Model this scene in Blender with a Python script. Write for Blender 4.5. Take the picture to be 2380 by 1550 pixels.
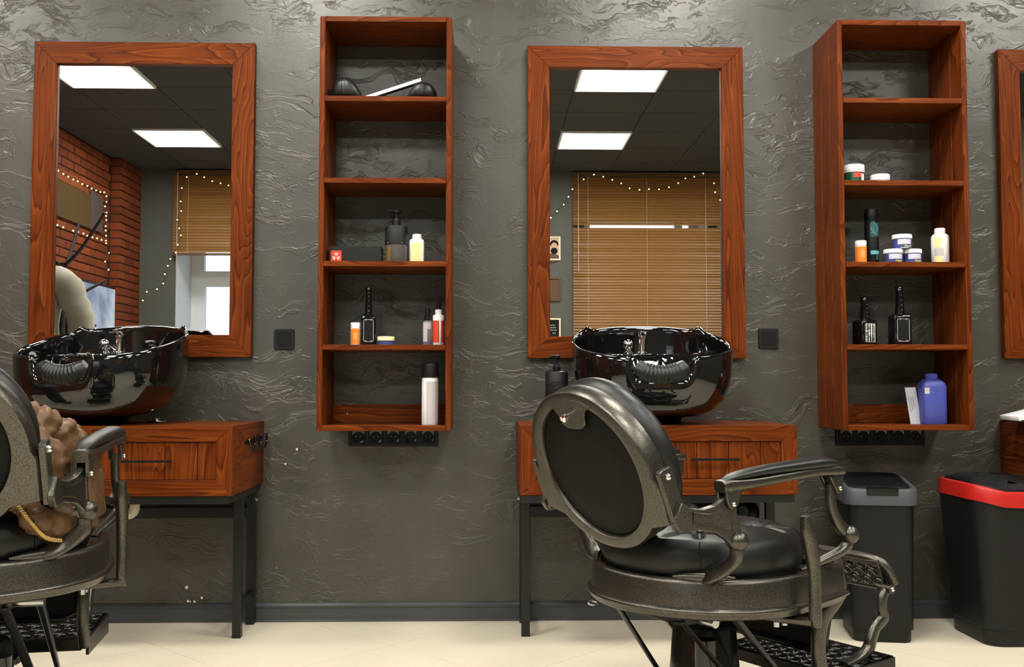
import bpy, bmesh, math, random
from mathutils import Vector, Matrix
from math import sin, cos, pi, sqrt, radians
random.seed(7)
for o in list(bpy.data.objects):
    bpy.data.objects.remove(o)
SC = bpy.context.scene
COL = SC.collection

# ------------------------------------------------------------------ camera
FPX, YAW, PITCH, DIST, CAMH = 2350.0, 0.0244, 0.0498, 4.0, 0.9205
cam = bpy.data.cameras.new('camera')
cam.sensor_width = 36.0
cam.lens = 36.0 * FPX / 2380.0
cam.clip_start = 0.05
camo = bpy.data.objects.new('camera', cam)
COL.objects.link(camo)
FW = Vector((sin(YAW) * cos(PITCH), cos(YAW) * cos(PITCH), sin(PITCH)))
RT = Vector((cos(YAW), -sin(YAW), 0))
UP = RT.cross(FW)
CP = Vector((0, -DIST, CAMH))
mat3 = Matrix((RT, UP, -FW)).transposed()
camo.matrix_world = Matrix.Translation(CP) @ mat3.to_4x4()
SC.camera = camo

# ------------------------------------------------------------------ world, exposure
w = bpy.data.worlds.new('daylight')
SC.world = w
w.use_nodes = True
bg = w.node_tree.nodes['Background']
bg.inputs[0].default_value = (0.86, 0.93, 1.0, 1)
bg.inputs[1].default_value = 2.2
SC.view_settings.view_transform = 'Standard'
SC.view_settings.look = 'None'
SC.view_settings.gamma = 1.0
SC.view_settings.use_curve_mapping = False
SC.view_settings.exposure = 0.0
LAMP_L = 43.0            # radiance of the ceiling panels

# pixel helpers: a pixel gives a direction; the distance comes from the plane it lies on
def ray(px, py):
    return FW + (px - 1190) / FPX * RT - (py - 775) / FPX * UP
def atY(px, py, Y):
    d = ray(px, py); t = (Y - CP.y) / d.y
    return CP + d * t
def atX(px, py, X):
    d = ray(px, py); t = (X - CP.x) / d.x
    return CP + d * t
def zat(py, Y, px=1190):
    return atY(px, py, Y).z
def xat(px, Y, py=892):
    return atY(px, py, Y).x

# ------------------------------------------------------------------ materials
MATS = {}
def newmat(name):
    m = bpy.data.materials.new(name); m.use_nodes = True
    MATS[name] = m
    nt = m.node_tree
    return m, nt, nt.nodes['Principled BSDF']
def node(nt, t, **kw):
    n = nt.nodes.new(t)
    for k, v in kw.items():
        if k.startswith('i_'):
            key = k[2:]
            key = int(key) if key.isdigit() else key.replace('_', ' ')
            n.inputs[key].default_value = v
        else:
            setattr(n, k, v)
    return n
def mat(name, col, rough=.5, metal=0., spec=.5, coat=0., emis=None, es=0., trans=0., bump=0., bscale=50., var=0., ior=1.45, alpha=1.):
    m, nt, b = newmat(name)
    b.inputs['Base Color'].default_value = (*col, 1)
    b.inputs['Roughness'].default_value = rough
    b.inputs['Metallic'].default_value = metal
    b.inputs['Specular IOR Level'].default_value = spec
    b.inputs['Coat Weight'].default_value = coat
    b.inputs['Coat Roughness'].default_value = .08
    b.inputs['IOR'].default_value = ior
    b.inputs['Transmission Weight'].default_value = trans
    if emis:
        b.inputs['Emission Color'].default_value = (*emis, 1)
        b.inputs['Emission Strength'].default_value = es
    if bump or var:
        tc = node(nt, 'ShaderNodeTexCoord')
        nz = node(nt, 'ShaderNodeTexNoise', i_Scale=bscale, i_Detail=4.0)
        nt.links.new(tc.outputs['Object'], nz.inputs['Vector'])
        if bump:
            bp = node(nt, 'ShaderNodeBump', i_Strength=bump, i_Distance=.004)
            nt.links.new(nz.outputs['Fac'], bp.inputs['Height'])
            nt.links.new(bp.outputs['Normal'], b.inputs['Normal'])
        if var:
            mx = node(nt, 'ShaderNodeMix', data_type='RGBA')
            mx.inputs[6].default_value = (*[c * (1 - var) for c in col], 1)
            mx.inputs[7].default_value = (*[min(1, c * (1 + var)) for c in col], 1)
            nt.links.new(nz.outputs['Fac'], mx.inputs[0])
            nt.links.new(mx.outputs[2], b.inputs['Base Color'])
    return m

def wood(name, axis, dark=(.040, .0068, .0013), mid=(.128, .027, .0047), light=(.205, .051, .0085), rough=.4):
    """stained pine: contour rings of a noise stretched along the grain, plus fine streaks"""
    m, nt, b = newmat(name)
    L = nt.links.new
    tc = node(nt, 'ShaderNodeTexCoord')
    oi = node(nt, 'ShaderNodeObjectInfo')
    mu = node(nt, 'ShaderNodeMath', operation='MULTIPLY', i_1=37.0)
    L(oi.outputs['Random'], mu.inputs[0])
    cb = node(nt, 'ShaderNodeCombineXYZ')
    for i in range(3):
        L(mu.outputs[0], cb.inputs[i])
    ad = node(nt, 'ShaderNodeVectorMath', operation='ADD')
    L(tc.outputs['Object'], ad.inputs[0]); L(cb.outputs[0], ad.inputs[1])
    def stretched(k):
        mp = node(nt, 'ShaderNodeMapping')
        s = [1, 1, 1]; s[axis] = k
        mp.inputs['Scale'].default_value = s
        L(ad.outputs[0], mp.inputs['Vector'])
        return mp
    m1 = stretched(.1); m2 = stretched(.03)
    n1 = node(nt, 'ShaderNodeTexNoise', i_Scale=6.5, i_Detail=2.5, i_Roughness=.45, i_Distortion=.35)
    L(m1.outputs[0], n1.inputs['Vector'])
    fr = node(nt, 'ShaderNodeMath', operation='MULTIPLY', i_1=26.0)
    L(n1.outputs['Fac'], fr.inputs[0])
    f2 = node(nt, 'ShaderNodeMath', operation='FRACT'); L(fr.outputs[0], f2.inputs[0])
    n2 = node(nt, 'ShaderNodeTexNoise', i_Scale=110., i_Detail=3.0)
    L(m2.outputs[0], n2.inputs['Vector'])
    n3 = node(nt, 'ShaderNodeTexNoise', i_Scale=3.0, i_Detail=2.0)
    L(ad.outputs[0], n3.inputs['Vector'])
    r1 = node(nt, 'ShaderNodeValToRGB')
    e = r1.color_ramp.elements
    e[0].position = 0.; e[0].color = (*mid, 1)
    e[1].position = 1.; e[1].color = (*mid, 1)
    mixc = lambda p, q, f: tuple(a + (b_ - a) * f for a, b_ in zip(p, q))
    for pos, c in ((.35, mixc(mid, light, .15)), (.62, mixc(mid, light, .45)), (.74, light), (.84, mixc(mid, dark, .6)), (.93, mixc(mid, dark, .35))):
        q = e.new(pos); q.color = (*c, 1)
    L(f2.outputs[0], r1.inputs[0])
    mx = node(nt, 'ShaderNodeMix', data_type='RGBA', blend_type='MULTIPLY')
    mx.inputs[0].default_value = .55
    rr = node(nt, 'ShaderNodeValToRGB')
    rr.color_ramp.elements[0].position = .3; rr.color_ramp.elements[0].color = (.45, .4, .38, 1)
    rr.color_ramp.elements[1].position = .65; rr.color_ramp.elements[1].color = (1.1, 1.1, 1.1, 1)
    L(n2.outputs['Fac'], rr.inputs[0])
    L(r1.outputs[0], mx.inputs[6]); L(rr.outputs[0], mx.inputs[7])
    m4 = node(nt, 'ShaderNodeMix', data_type='RGBA', blend_type='MULTIPLY')
    m4.inputs[0].default_value = .6
    r3 = node(nt, 'ShaderNodeValToRGB')
    r3.color_ramp.elements[0].position = .3; r3.color_ramp.elements[0].color = (.62, .55, .5, 1)
    r3.color_ramp.elements[1].position = .7; r3.color_ramp.elements[1].color = (1.2, 1.2, 1.2, 1)
    L(n3.outputs['Fac'], r3.inputs[0])
    L(mx.outputs[2], m4.inputs[6]); L(r3.outputs[0], m4.inputs[7])
    L(m4.outputs[2], b.inputs['Base Color'])
    b.inputs['Roughness'].default_value = rough
    b.inputs['Specular IOR Level'].default_value = .08
    bp = node(nt, 'ShaderNodeBump', i_Strength=.12, i_Distance=.002)
    L(n2.outputs['Fac'], bp.inputs['Height']); L(bp.outputs[0], b.inputs['Normal'])
    return m
for i, a in enumerate('xyz'):
    wood('wood_' + a, i)

def plaster():
    """trowelled plaster: overlapping strokes laid in several directions, each a thin slab with a crisp edge"""
    m, nt, b = newmat('plaster'); L = nt.links.new
    tc = node(nt, 'ShaderNodeTexCoord')
    wn = node(nt, 'ShaderNodeTexNoise', i_Scale=4.5, i_Detail=2.0); L(tc.outputs['Object'], wn.inputs['Vector'])
    ws = node(nt, 'ShaderNodeVectorMath', operation='SCALE'); ws.inputs['Scale'].default_value = .22
    L(wn.outputs['Color'], ws.inputs[0])
    wp = node(nt, 'ShaderNodeVectorMath', operation='ADD'); L(tc.outputs['Object'], wp.inputs[0]); L(ws.outputs[0], wp.inputs[1])
    def mrange(src, a, b_, c=0., d=1.):
        r = node(nt, 'ShaderNodeMapRange', interpolation_type='SMOOTHSTEP')
        for k, v in zip(('From Min', 'From Max', 'To Min', 'To Max'), (a, b_, c, d)): r.inputs[k].default_value = v
        L(src, r.inputs['Value']); return r.outputs[0]
    def mul(x, y):
        q = node(nt, 'ShaderNodeMath', operation='MULTIPLY'); L(x, q.inputs[0])
        if isinstance(y, float): q.inputs[1].default_value = y
        else: L(y, q.inputs[1])
        return q.outputs[0]
    def addn(x, y):
        q = node(nt, 'ShaderNodeMath', operation='ADD'); L(x, q.inputs[0]); L(y, q.inputs[1]); return q.outputs[0]
    total = None
    for k, (rot, sx, sz, thr, scale, amp) in enumerate(((.35, .45, 1.5, .55, 9., 1.0), (-.75, .4, 1.6, .56, 11., .9), (1.25, .45, 1.4, .57, 8., .9), (-.2, .6, 1.3, .56, 21., .5))):
        mp = node(nt, 'ShaderNodeMapping')
        mp.inputs['Rotation'].default_value = (0, rot, 0); mp.inputs['Scale'].default_value = (sx, 1, sz)
        mp.inputs['Location'].default_value = (3.1 * k, 1.7 * k, 5.3 * k)
        L(wp.outputs[0], mp.inputs['Vector'])
        n = node(nt, 'ShaderNodeTexNoise', i_Scale=scale, i_Detail=5.0, i_Roughness=.55, i_Distortion=.5); L(mp.outputs[0], n.inputs['Vector'])
        slab = mrange(n.outputs['Fac'], thr, thr + .022)
        edge = mrange(n.outputs['Fac'], thr + .022, thr + .09, 1., 0.)       # thins out behind its crisp edge
        mk = node(nt, 'ShaderNodeTexNoise', i_Scale=2.3, i_Detail=2.0)
        mo = node(nt, 'ShaderNodeMapping'); mo.inputs['Location'].default_value = (11. + 7 * k, 0, 4. * k); L(tc.outputs['Object'], mo.inputs['Vector']); L(mo.outputs[0], mk.inputs['Vector'])
        msk = mrange(mk.outputs['Fac'], .42, .62)
        st = mul(mul(mul(slab, edge), msk), amp)
        total = st if total is None else addn(total, st)
    big = node(nt, 'ShaderNodeTexNoise', i_Scale=6.0, i_Detail=3.0); L(wp.outputs[0], big.inputs['Vector'])
    fine = node(nt, 'ShaderNodeTexNoise', i_Scale=70.0, i_Detail=4.0); L(tc.outputs['Object'], fine.inputs['Vector'])
    total = addn(addn(total, mul(big.outputs['Fac'], 1.1)), mul(fine.outputs['Fac'], .22))
    bp = node(nt, 'ShaderNodeBump', i_Strength=.5, i_Distance=.0042)
    L(total, bp.inputs['Height']); L(bp.outputs[0], b.inputs['Normal'])
    cr = node(nt, 'ShaderNodeValToRGB')
    cr.color_ramp.elements[0].color = (.046, .0433, .0342, 1); cr.color_ramp.elements[0].position = .3
    cr.color_ramp.elements[1].color = (.058, .0548, .0432, 1); cr.color_ramp.elements[1].position = .7
    L(big.outputs['Fac'], cr.inputs[0]); L(cr.outputs[0], b.inputs['Base Color'])
    b.inputs['Roughness'].default_value = .38
    b.inputs['Specular IOR Level'].default_value = .66
plaster()

def cast_metal():
    m, nt, b = newmat('cast_metal'); L = nt.links.new
    tc = node(nt, 'ShaderNodeTexCoord')
    n = node(nt, 'ShaderNodeTexNoise', i_Scale=420., i_Detail=2.0); L(tc.outputs['Object'], n.inputs['Vector'])
    bp = node(nt, 'ShaderNodeBump', i_Strength=.2, i_Distance=.0008); L(n.outputs['Fac'], bp.inputs['Height'])
    L(bp.outputs[0], b.inputs['Normal'])
    cr = node(nt, 'ShaderNodeValToRGB')
    cr.color_ramp.elements[0].position = .38; cr.color_ramp.elements[0].color = (.060, .056, .048, 1)
    cr.color_ramp.elements[1].position = .6; cr.color_ramp.elements[1].color = (.125, .117, .10, 1)
    L(n.outputs['Fac'], cr.inputs[0]); L(cr.outputs[0], b.inputs['Base Color'])
    b.inputs['Metallic'].default_value = .9
    b.inputs['Roughness'].default_value = .34
cast_metal()

def brickmat():
    m, nt, b = newmat('brick'); L = nt.links.new
    oi = node(nt, 'ShaderNodeObjectInfo')
    tc = node(nt, 'ShaderNodeTexCoord')
    n = node(nt, 'ShaderNodeTexNoise', i_Scale=14., i_Detail=6.0); L(tc.outputs['Object'], n.inputs['Vector'])
    cr = node(nt, 'ShaderNodeValToRGB')
    cr.color_ramp.elements[0].color = (.05, .010, .003, 1); cr.color_ramp.elements[1].color = (.20, .042, .010, 1)
    mx = node(nt, 'ShaderNodeMath', operation='MULTIPLY_ADD', i_1=.5, i_2=.0); L(oi.outputs['Random'], mx.inputs[0])
    a = node(nt, 'ShaderNodeMath', operation='MULTIPLY_ADD', i_1=.7); L(n.outputs['Fac'], a.inputs[0]); L(mx.outputs[0], a.inputs[2])
    L(a.outputs[0], cr.inputs[0]); L(cr.outputs[0], b.inputs['Base Color'])
    bp = node(nt, 'ShaderNodeBump', i_Strength=.5, i_Distance=.006); L(n.outputs['Fac'], bp.inputs['Height']); L(bp.outputs[0], b.inputs['Normal'])
    b.inputs['Roughness'].default_value = .8
    b.inputs['Specular IOR Level'].default_value = .2
brickmat()

def slatmat():
    m, nt, b = newmat('blind_slat'); L = nt.links.new
    out = nt.nodes['Material Output']
    b.inputs['Base Color'].default_value = (.26, .115, .028, 1)
    b.inputs['Roughness'].default_value = .45
    tr = node(nt, 'ShaderNodeBsdfTranslucent'); tr.inputs[0].default_value = (.62, .36, .12, 1)
    mx = node(nt, 'ShaderNodeMixShader'); mx.inputs[0].default_value = .35
    L(b.outputs[0], mx.inputs[1]); L(tr.outputs[0], mx.inputs[2]); L(mx.outputs[0], out.inputs[0])
slatmat()

def screenmat():
    m, nt, b = newmat('tv_screen'); L = nt.links.new
    tc = node(nt, 'ShaderNodeTexCoord')
    n = node(nt, 'ShaderNodeTexNoise', i_Scale=3., i_Detail=3.0); L(tc.outputs['Object'], n.inputs['Vector'])
    cr = node(nt, 'ShaderNodeValToRGB')
    cr.color_ramp.elements[0].position = .35; cr.color_ramp.elements[0].color = (.25, .33, .50, 1)
    cr.color_ramp.elements[1].position = .6; cr.color_ramp.elements[1].color = (.78, .84, .95, 1)
    L(n.outputs['Fac'], cr.inputs[0]); L(cr.outputs[0], b.inputs['Emission Color'])
    b.inputs['Emission Strength'].default_value = .8
    b.inputs['Base Color'].default_value = (.02, .02, .02, 1)
screenmat()

mat('mirror_glass', (.74, .76, .74), .0, 1.0)
mat('baseboard', (.05, .053, .056), .42)
mat('floor_tile', (.62, .565, .44), .42, spec=.35, var=.04, bscale=3.)
mat('floor_base', (.42, .36, .26), .8)
mat('ceiling_tile', (.036, .036, .035), .85, var=.1, bscale=30.)
mat('ceiling_grid', (.030, .030, .029), .8)
mat('mortar', (.03, .012, .006), .9)
mat('grey_paint', (.075, .078, .068), .6, bump=.3, bscale=30.)
mat('frame_steel', (.006, .006, .0065), .4)
mat('black_plastic', (.005, .005, .0055), .42, spec=.35)
mat('black_matte', (.007, .007, .0075), .5, spec=.35)
mat('black_gloss', (.006, .006, .006), .06, spec=.6)
mat('ceramic', (.004, .004, .004), .035, spec=.65, coat=.6)
mat('leather', (.0062, .0063, .0065), .41, spec=.52, bump=.1, bscale=260.)
mat('panel_vinyl', (.0045, .0043, .0038), .6, spec=.18)
mat('chrome', (.78, .78, .78), .08, 1.0)
mat('steel', (.5, .5, .5), .25, 1.0)
mat('dark_steel', (.035, .034, .032), .32, .9)
mat('black_enamel', (.012, .012, .012), .18, spec=.6)
mat('white_plastic', (.82, .82, .80), .35)
mat('cream', (.80, .72, .40), .5)
mat('pale_yellow', (.78, .66, .30), .55)
mat('seam_grey', (.05, .05, .05), .6)
mat('grey_label', (.46, .43, .43), .5)
mat('white_label', (.75, .73, .72), .5)
mat('orange_label', (.78, .22, .02), .45)
mat('orange_bright', (.9, .42, .01), .45)
mat('red_label', (.62, .05, .02), .45)
mat('blue_jar', (.045, .055, .20), .4)
mat('lilac_label', (.52, .52, .62), .5)
mat('yellow_print', (.75, .72, .12), .5)
mat('green_jar', (.008, .075, .04), .3)
mat('teal_print', (.12, .42, .45), .45)
mat('teal_dark', (.02, .07, .075), .45)
mat('blue_canister', (.055, .07, .33), .38)
mat('paper', (.48, .49, .56), .6)
mat('paper_white', (.82, .84, .84), .5)
mat('ink', (.012, .012, .013), .7, spec=.12)
mat('clear_plastic', (.55, .56, .58), .12, trans=.75, ior=1.35)
mat('smoke_plastic', (.16, .16, .15), .15, trans=.45, ior=1.35)
mat('print_white', (.70, .70, .68), .5)
mat('bin_black', (.006, .006, .0065), .45, spec=.35, bump=.1, bscale=300.)
mat('bin_grey', (.055, .06, .068), .45)
mat('bin_red', (.42, .012, .009), .35)
mat('bin_lid', (.005, .005, .0055), .4, spec=.3, bump=.4, bscale=200.)
mat('lamp_frame', (.75, .75, .73), .5)
mat('lamp_panel', (.9, .9, .9), .5, emis=(1.0, .965, .88), es=LAMP_L)
mat('window_frame', (.62, .64, .67), .45)
mat('reveal', (.50, .52, .55), .7)
mat('blind_rail', (.10, .05, .02), .5)
mat('cord', (.45, .38, .30), .6)
mat('bulb', (1, .9, .6), .4, emis=(1., .70, .28), es=3.2)
mat('wire', (.03, .035, .02), .6)
mat('poster_brown', (.06, .034, .011), .8, spec=.2)
mat('poster_grey', (.065, .045, .042), .8, spec=.2)
mat('poster_orange', (.17, .04, .01), .8, spec=.2)
mat('frame_cream', (.70, .60, .42), .5)
mat('frame_brown', (.09, .04, .02), .5)
mat('photo_paper', (.55, .42, .27), .5)
mat('skin', (.55, .33, .24), .5)
mat('hair', (.30, .18, .10), .6)
mat('sweater', (.44, .41, .34), .85, bump=.4, bscale=180.)
mat('trousers', (.03, .035, .05), .8)
mat('shoe', (.02, .02, .02), .5)
mat('jacket', (.105, .055, .025), .42, spec=.35, bump=.3, bscale=45., var=.2)
mat('brass', (.42, .28, .10), .35, .8)
mat('pipe_white', (.62, .58, .50), .45)
mat('asphalt', (.42, .44, .47), .9)
mat('eye_dark', (.02, .015, .01), .2)
mat('lip', (.45, .18, .14), .5)
def glass():
    m, nt, b = newmat('window_glass')
    out = nt.nodes['Material Output']
    t = node(nt, 'ShaderNodeBsdfTransparent'); t.inputs[0].default_value = (.94, .96, .97, 1)
    g = node(nt, 'ShaderNodeBsdfGlossy'); g.inputs['Roughness'].default_value = .02
    mx = node(nt, 'ShaderNodeMixShader'); mx.inputs[0].default_value = .06
    nt.links.new(t.outputs[0], mx.inputs[1]); nt.links.new(g.outputs[0], mx.inputs[2]); nt.links.new(mx.outputs[0], out.inputs[0])
glass()

# ------------------------------------------------------------------ mesh helpers
class MB:
    def __init__(s):
        s.v = []; s.f = []
    def add(s, vs, fs):
        n = len(s.v)
        s.v += [tuple(v) for v in vs]
        s.f += [tuple(i + n for i in f) for f in fs]
        return s
    def box(s, x0, x1, y0, y1, z0, z1):
        return s.add([(x0, y0, z0), (x1, y0, z0), (x1, y1, z0), (x0, y1, z0), (x0, y0, z1), (x1, y0, z1), (x1, y1, z1), (x0, y1, z1)],
                     [(3, 2, 1, 0), (4, 5, 6, 7), (0, 1, 5, 4), (1, 2, 6, 5), (2, 3, 7, 6), (3, 0, 4, 7)])
    def prism(s, poly, fn):
        """poly: 2d points; fn(p, 0|1) -> 3d"""
        n = len(poly)
        vs = [fn(p, 0) for p in poly] + [fn(p, 1) for p in poly]
        fs = [tuple(range(n - 1, -1, -1)), tuple(range(n, 2 * n))]
        fs += [(i, (i + 1) % n, n + (i + 1) % n, n + i) for i in range(n)]
        return s.add(vs, fs)
    def loft(s, rings, cap0=True, cap1=True, closed=True):
        n = len(rings[0]); vs = [p for r in rings for p in r]; fs = []
        for k in range(len(rings) - 1):
            for i in range(n if closed else n - 1):
                j = (i + 1) % n
                fs.append((k * n + i, k * n + j, (k + 1) * n + j, (k + 1) * n + i))
        if cap0: fs.append(tuple(range(n - 1, -1, -1)))
        if cap1: fs.append(tuple(range((len(rings) - 1) * n, len(rings) * n)))
        return s.add(vs, fs)
    def lathe(s, prof, c=(0, 0, 0), n=28):
        rings = [[(c[0] + r * cos(2 * pi * i / n), c[1] + r * sin(2 * pi * i / n), c[2] + z) for i in range(n)] for r, z in prof]
        return s.loft(rings)
    def sphere(s, c, r, n=16, sc=(1, 1, 1)):
        rings = []
        m = max(6, n // 2)
        for k in range(m + 1):
            a = -pi / 2 + pi * k / m; rr = max(1e-5, cos(a))
            rings.append([(c[0] + sc[0] * r * rr * cos(2 * pi * i / n), c[1] + sc[1] * r * rr * sin(2 * pi * i / n), c[2] + sc[2] * r * sin(a)) for i in range(n)])
        return s.loft(rings)
    def tube(s, pts, rad, n=10, side=None, closed=False, power=2.0):
        """sweep; rad: number, or list of numbers or (a, b); a along 'side' vector, b along the other"""
        P = [Vector(p) for p in pts]; N = len(P); rings = []
        up = Vector(side).normalized() if side is not None else None
        for k in range(N):
            if closed: t = (P[(k + 1) % N] - P[k - 1])
            else: t = P[min(k + 1, N - 1)] - P[max(k - 1, 0)]
            t.normalize()
            if up is None:
                h = Vector((0, 0, 1)) if abs(t.z) < .9 else Vector((1, 0, 0))
                u = t.cross(h).normalized() if k == 0 else (prev - t * prev.dot(t)).normalized()
            else:
                u = (up - t * up.dot(t)).normalized()
            prev = u
            v = t.cross(u)
            r = rad[k] if isinstance(rad, (list, tuple)) and len(rad) == N else rad
            a, b = r if isinstance(r, (list, tuple)) else (r, r)
            ring = []
            for i in range(n):
                th = 2 * pi * (i + .5) / n
                cx, sx = cos(th), sin(th)
                e = 2 / power
                cx = math.copysign(abs(cx) ** e, cx); sx = math.copysign(abs(sx) ** e, sx)
                ring.append(P[k] + u * (a * cx) + v * (b * sx))
            rings.append(ring)
        if closed:
            rings.append(rings[0])
            return s.loft(rings, False, False)
        return s.loft(rings)
    def build(s, name, material, parent=None, smooth=35, bevel=0., seg=1, world=False, sub=0, weld=False):
        me = bpy.data.meshes.new(name)
        vs = s.v
        if world and parent is not None:
            off = Vector((0, 0, 0)); q = parent
            while q is not None:
                off += q.location; q = q.parent
            vs = [(v[0] - off.x, v[1] - off.y, v[2] - off.z) for v in vs]
        me.from_pydata([tuple(v) for v in vs], [], s.f)
        bm = bmesh.new(); bm.from_mesh(me)
        if weld: bmesh.ops.remove_doubles(bm, verts=bm.verts, dist=1e-5)
        if bevel:
            bmesh.ops.bevel(bm, geom=list(bm.edges), offset=bevel, segments=seg, affect='EDGES', profile=.5)
        bmesh.ops.recalc_face_normals(bm, faces=bm.faces)
        bm.to_mesh(me); bm.free()
        if smooth:
            for p in me.polygons: p.use_smooth = True
            me.set_sharp_from_angle(angle=radians(smooth))
        o = bpy.data.objects.new(name, me)
        COL.objects.link(o)
        if material: me.materials.append(MATS[material])
        if parent is not None: o.parent = parent
        if sub:
            md = o.modifiers.new('sub', 'SUBSURF'); md.levels = sub; md.render_levels = sub
        return o

def tag(o, label=None, cat=None, group=None, kind=None):
    if label: o['label'] = label
    if cat: o['category'] = cat
    if group: o['group'] = group
    if kind: o['kind'] = kind
    return o
def thing(name, loc, label, cat, group=None, rz=0.):
    e = bpy.data.objects.new(name, None); COL.objects.link(e)
    e.empty_display_size = .05
    e.location = loc; e.rotation_euler = (0, 0, rz)
    return tag(e, label, cat, group)
def copy_tree(o, parent=None, **kw):
    c = o.copy(); COL.objects.link(c); c.parent = parent
    for ch in list(o.children): copy_tree(ch, c)
    return c
def box(name, m, parent, x0, x1, y0, y1, z0, z1, bevel=0., world=True, smooth=30, seg=1):
    return MB().box(min(x0, x1), max(x0, x1), min(y0, y1), max(y0, y1), min(z0, z1), max(z0, z1)).build(name, m, parent, smooth, bevel, seg, world)
def bez(pts, n=8):
    """smooth Catmull-Rom curve through points"""
    P = [Vector(p) for p in pts]; out = []
    for k in range(len(P) - 1):
        p0 = P[max(k - 1, 0)]; p1 = P[k]; p2 = P[k + 1]; p3 = P[min(k + 2, len(P) - 1)]
        for i in range(n):
            t = i / n
            out.append(.5 * ((2 * p1) + (-p0 + p2) * t + (2 * p0 - 5 * p1 + 4 * p2 - p3) * t * t + (-p0 + 3 * p1 - 3 * p2 + p3) * t ** 3))
    out.append(P[-1])
    return out
def lerp_list(vals, n):
    out = []
    for k in range(n):
        t = k / (n - 1) * (len(vals) - 1); i = min(int(t), len(vals) - 2); f = t - i
        a, b = vals[i], vals[i + 1]
        out.append(tuple(x + (y - x) * f for x, y in zip(a, b)) if isinstance(a, tuple) else a + (b - a) * f)
    return out
def text_mesh(name, s, size, material, parent, M, shear=0., depth=.0004):
    c = bpy.data.curves.new(name, 'FONT'); c.body = s; c.size = size; c.shear = shear
    c.align_x = 'CENTER'; c.extrude = depth; c.resolution_u = 2
    t = bpy.data.objects.new(name, c); COL.objects.link(t)
    dg = bpy.context.evaluated_depsgraph_get()
    me = bpy.data.meshes.new_from_object(t.evaluated_get(dg))
    bpy.data.objects.remove(t); bpy.data.curves.remove(c)
    me.transform(M); me.materials.clear(); me.materials.append(MATS[material])
    o = bpy.data.objects.new(name, me); COL.objects.link(o); o.parent = parent
    return o
def rrect(w, d, r, n=5):
    pts = []
    for cx, cy, a0 in ((w / 2 - r, d / 2 - r, 0), (-w / 2 + r, d / 2 - r, 90), (-w / 2 + r, -d / 2 + r, 180), (w / 2 - r, -d / 2 + r, 270)):
        for i in range(n):
            a = radians(a0 + 90 * i / (n - 1))
            pts.append((cx + r * cos(a), cy + r * sin(a)))
    return pts
# ================================================================== ROOM
XL, XR, YB, ZC = -3.545, 4.2, -6.1, 3.05
def struct(o, label=None):
    o['kind'] = 'structure'
    if label: o['label'] = label
    return o

# ceiling light panels (their own light)
LX = (-2.675, -.875, .925, 2.725); LY = (-1.15, -2.95, -4.75)
lamp0 = None
colw = ('left-hand', 'second-left', 'second-right', 'right-hand'); roww = ('row nearest the mirror wall', 'middle row', 'row nearest the windows')
for j, y in enumerate(LY):
    for i, x in enumerate(LX):
        lab = 'square white LED ceiling panel, %s one in the %s' % (colw[i], roww[j])
        if lamp0 is None:
            t = lamp0 = thing('ceiling_light', (x, y, ZC - .015), lab, 'light', 'LED ceiling panels')
            f = MB()
            for (a0, a1, b0, b1) in ((-.297, .297, -.297, -.283), (-.297, .297, .283, .297), (-.297, -.283, -.283, .283), (.283, .297, -.283, .283)):
                f.box(a0, a1, b0, b1, 0, .02)
            f.build('frame', 'lamp_frame', t)
            MB().box(-.283, .283, -.283, .283, .006, .016).build('diffuser', 'lamp_panel', t)
        else:
            t = copy_tree(lamp0); t.location = (x, y, ZC - .015); t['label'] = lab

# ceiling: slab + mineral tiles on a 60 cm grid
ceil = struct(MB().box(XL - .1, XR + .1, YB - .25, .1, ZC + .012, ZC + .12).build('ceiling', 'ceiling_grid', None, 0), 'dark grey suspended ceiling')
tile_me = None
kx = [.625 + .6 * k for k in range(-8, 7)]; ky = [-.85 - .6 * k for k in range(-2, 10)]
for x in kx:
    for y in ky:
        x0, x1, y0, y1 = max(x + .003, XL + .003), min(x + .597, XR - .003), max(y - .597, YB + .003), min(y - .003, -.003)
        if x1 - x0 < .05 or y1 - y0 < .05: continue
        if any(abs(x + .3 - a) < .1 for a in LX) and any(abs(y - .3 - b) < .1 for b in LY): continue
        if x1 - x0 > .58 and y1 - y0 > .58 and tile_me:
            o = bpy.data.objects.new('ceiling_tile', tile_me); COL.objects.link(o); o.parent = ceil
            o.location = ((x0 + x1) / 2, (y0 + y1) / 2, ZC)
        else:
            hx, hy = (x1 - x0) / 2, (y1 - y0) / 2
            o = MB().box(-hx, hx, -hy, hy, 0, .012).build('ceiling_tile', 'ceiling_tile', ceil, 0)
            o.location = ((x0 + x1) / 2, (y0 + y1) / 2, ZC)
            if x1 - x0 > .58 and y1 - y0 > .58: tile_me = o.data

# photographed wall: rough trowelled plaster, a few chips of paint near the floor
wf = struct(MB().box(XL - .1, XR + .1, 0, .12, -.05, ZC + .1).build('wall_front', 'plaster', None, 0), 'dark grey wall of rough trowelled plaster')
ch = MB()
for px, py, r in ((434, 1365, .0055), (437, 1397, .004), (442, 1398, .0025), (452, 1398, .004), (469, 1389, .004), (690, 1044, .004), (663, 1078, .003)):
    p = atY(px, py, -.0006)
    pts = [(p.x + r * (1 + .3 * sin(5 * a)) * cos(a), p.z + r * 1.25 * sin(a)) for a in [2 * pi * i / 9 for i in range(9)]]
    ch.prism(pts, lambda q, k: (q[0], 0.0005 - .0025 * k, q[1]))
ch.build('paint_chips', 'white_plastic', wf, 0)['kind'] = 'stuff'
struct(MB().box(XR, XR + .1, YB - .25, 0, -.05, ZC + .1).build('wall_right', 'grey_paint', None, 0), 'grey painted side wall')

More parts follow.
